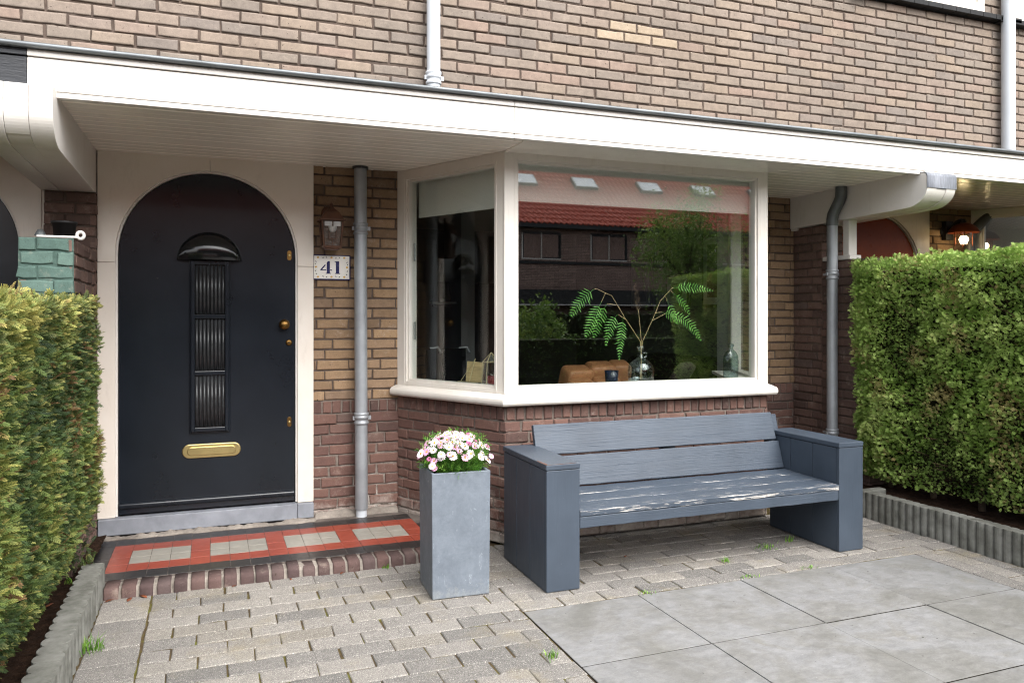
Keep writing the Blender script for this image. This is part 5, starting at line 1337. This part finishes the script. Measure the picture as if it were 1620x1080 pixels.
m = MB(); m.tube([(10.9, -7.6, 0), (10.85, -7.6, 1.2), (10.95, -7.55, 2.4), (10.9, -7.6, 3.6)], [.14, .11, .08, .04], 'bark', 12)
for a in range(6): m.tube([(10.9, -7.6, 1.8+.2*a), (10.9+math.cos(a*2)*.8, -7.6+math.sin(a*2)*.8, 2.8+.2*a)], [.05, .015], 'bark', 8)
m.build('trunk', tr); leafy('crown', tr, 9000, 11.0, -7.6, 3.15, 1.3, 1.2, 1.75, .085, 'far_leaf', 51, 34)
fhg = thing('garden_hedge', (12, -16, 0), 'dark clipped hedge along the gardens across the street', 'hedge')
m = MB(); m.box(-8, 31, -16.6, -15.9, 0, 1.42, 'hedge_core'); m.build('branches', fhg)
rg = np.random.default_rng(61); n = 16000
P = np.stack([rg.uniform(-8, 31, n), -15.9+rg.normal(0, .06, n), rg.uniform(0, 1.5, n)], 1); tm = np.array([(0, 0, 0), (.5, -.26, .05), (1, 0, 0), (.5, .26, .05)])
m = MB(); scatter(m, tm, [(0, 1, 2, 3)], np.zeros(4), P, rg.normal(0, 1, (n, 3)), rg.uniform(0, 6, n), rg.uniform(.08, .16, n), 'yew_leaf', rg.random(n)*.4); m.build('foliage', fhg)
fr = thing('garden_hedge', (3.0, -1.8, 0), 'dark clipped hedge between the front garden and the pavement', 'hedge')
m = MB(); m.box(1.2, 9.0, -2.2, -1.6, 0, 1.02, 'hedge_core'); m.build('branches', fr)
n = 9000; P = np.stack([rg.uniform(1.2, 9, n), -1.6+rg.normal(0, .05, n), rg.uniform(0, 1.1, n)], 1)
m = MB(); scatter(m, tm, [(0, 1, 2, 3)], np.zeros(4), P, rg.normal(0, 1, (n, 3)), rg.uniform(0, 6, n), rg.uniform(.03, .06, n), 'far_leaf', rg.random(n)*.5); m.build('foliage', fr)
sh_ = thing('garden_shrub', (5.1, -3.3+.0, 0), 'loose yellow-green shrub at the garden boundary', 'shrub')
m = MB(); m.tube([(5.1, -3.3, 0), (5.1, -3.3, 1.0)], [.04, .015], 'bark', 8); m.build('trunk', sh_); leafy('crown', sh_, 1800, 5.1, -3.3, 1.15, .5, .45, .55, .07, 'far_leaf', 71, 16)

# ------------------------------------------------------------------ light, sky, camera
wld = bpy.data.worlds.new('World'); SC.world = wld; wld.use_nodes = True
nt = wld.node_tree; nt.nodes.clear()
out = nt.nodes.new('ShaderNodeOutputWorld'); bg = nt.nodes.new('ShaderNodeBackground'); sky = nt.nodes.new('ShaderNodeTexSky')
sky.sky_type = 'NISHITA'; sky.sun_disc = False
SUN_EL, SUN_AZ = R(50), R(164)       # azimuth clockwise from +Y
sky.sun_elevation = SUN_EL; sky.sun_rotation = SUN_AZ; sky.air_density = 1.0; sky.dust_density = 4.0; sky.ozone_density = 1.0
hs = nt.nodes.new('ShaderNodeHueSaturation'); hs.inputs['Saturation'].default_value = .28
nt.links.new(sky.outputs[0], hs.inputs['Color']); nt.links.new(hs.outputs[0], bg.inputs[0]); bg.inputs[1].default_value = .14
nt.links.new(bg.outputs[0], out.inputs[0])
sun = bpy.data.lights.new('sun', 'SUN'); sun.energy = 1.1; sun.angle = R(70); sun.color = (1, .985, .965)
so = bpy.data.objects.new('sun', sun); COL.objects.link(so)
sd = Vector((math.sin(SUN_AZ)*math.cos(SUN_EL), math.cos(SUN_AZ)*math.cos(SUN_EL), math.sin(SUN_EL)))
so.rotation_euler = sd.to_track_quat('Z', 'Y').to_euler(); so.location = (3, -8, 9)
cam = bpy.data.cameras.new('camera'); co = bpy.data.objects.new('camera', cam); COL.objects.link(co); SC.camera = co
co.location = (0, 0, 1.37); co.rotation_euler = (R(90), 0, R(-21.1))
cam.sensor_width = 36; cam.lens = 1226/1620*36; cam.shift_y = -(540-499.5)/1620; cam.clip_end = 500; cam.clip_start = .05
SC.view_settings.view_transform = 'Standard'; SC.view_settings.look = 'None'; SC.view_settings.gamma = 1; SC.view_settings.exposure = 1.62
cy = SC.cycles
cy.use_denoising = True
try: cy.denoiser = 'OPENIMAGEDENOISE'; cy.denoising_input_passes = 'RGB_ALBEDO_NORMAL'; cy.denoising_prefilter = 'NONE'
except Exception: pass
cy.filter_width = 1.15; cy.max_bounces = 10; cy.transparent_max_bounces = 16; cy.glossy_bounces = 5; cy.transmission_bounces = 8; cy.diffuse_bounces = 5
cy.caustics_reflective = False; cy.caustics_refractive = False
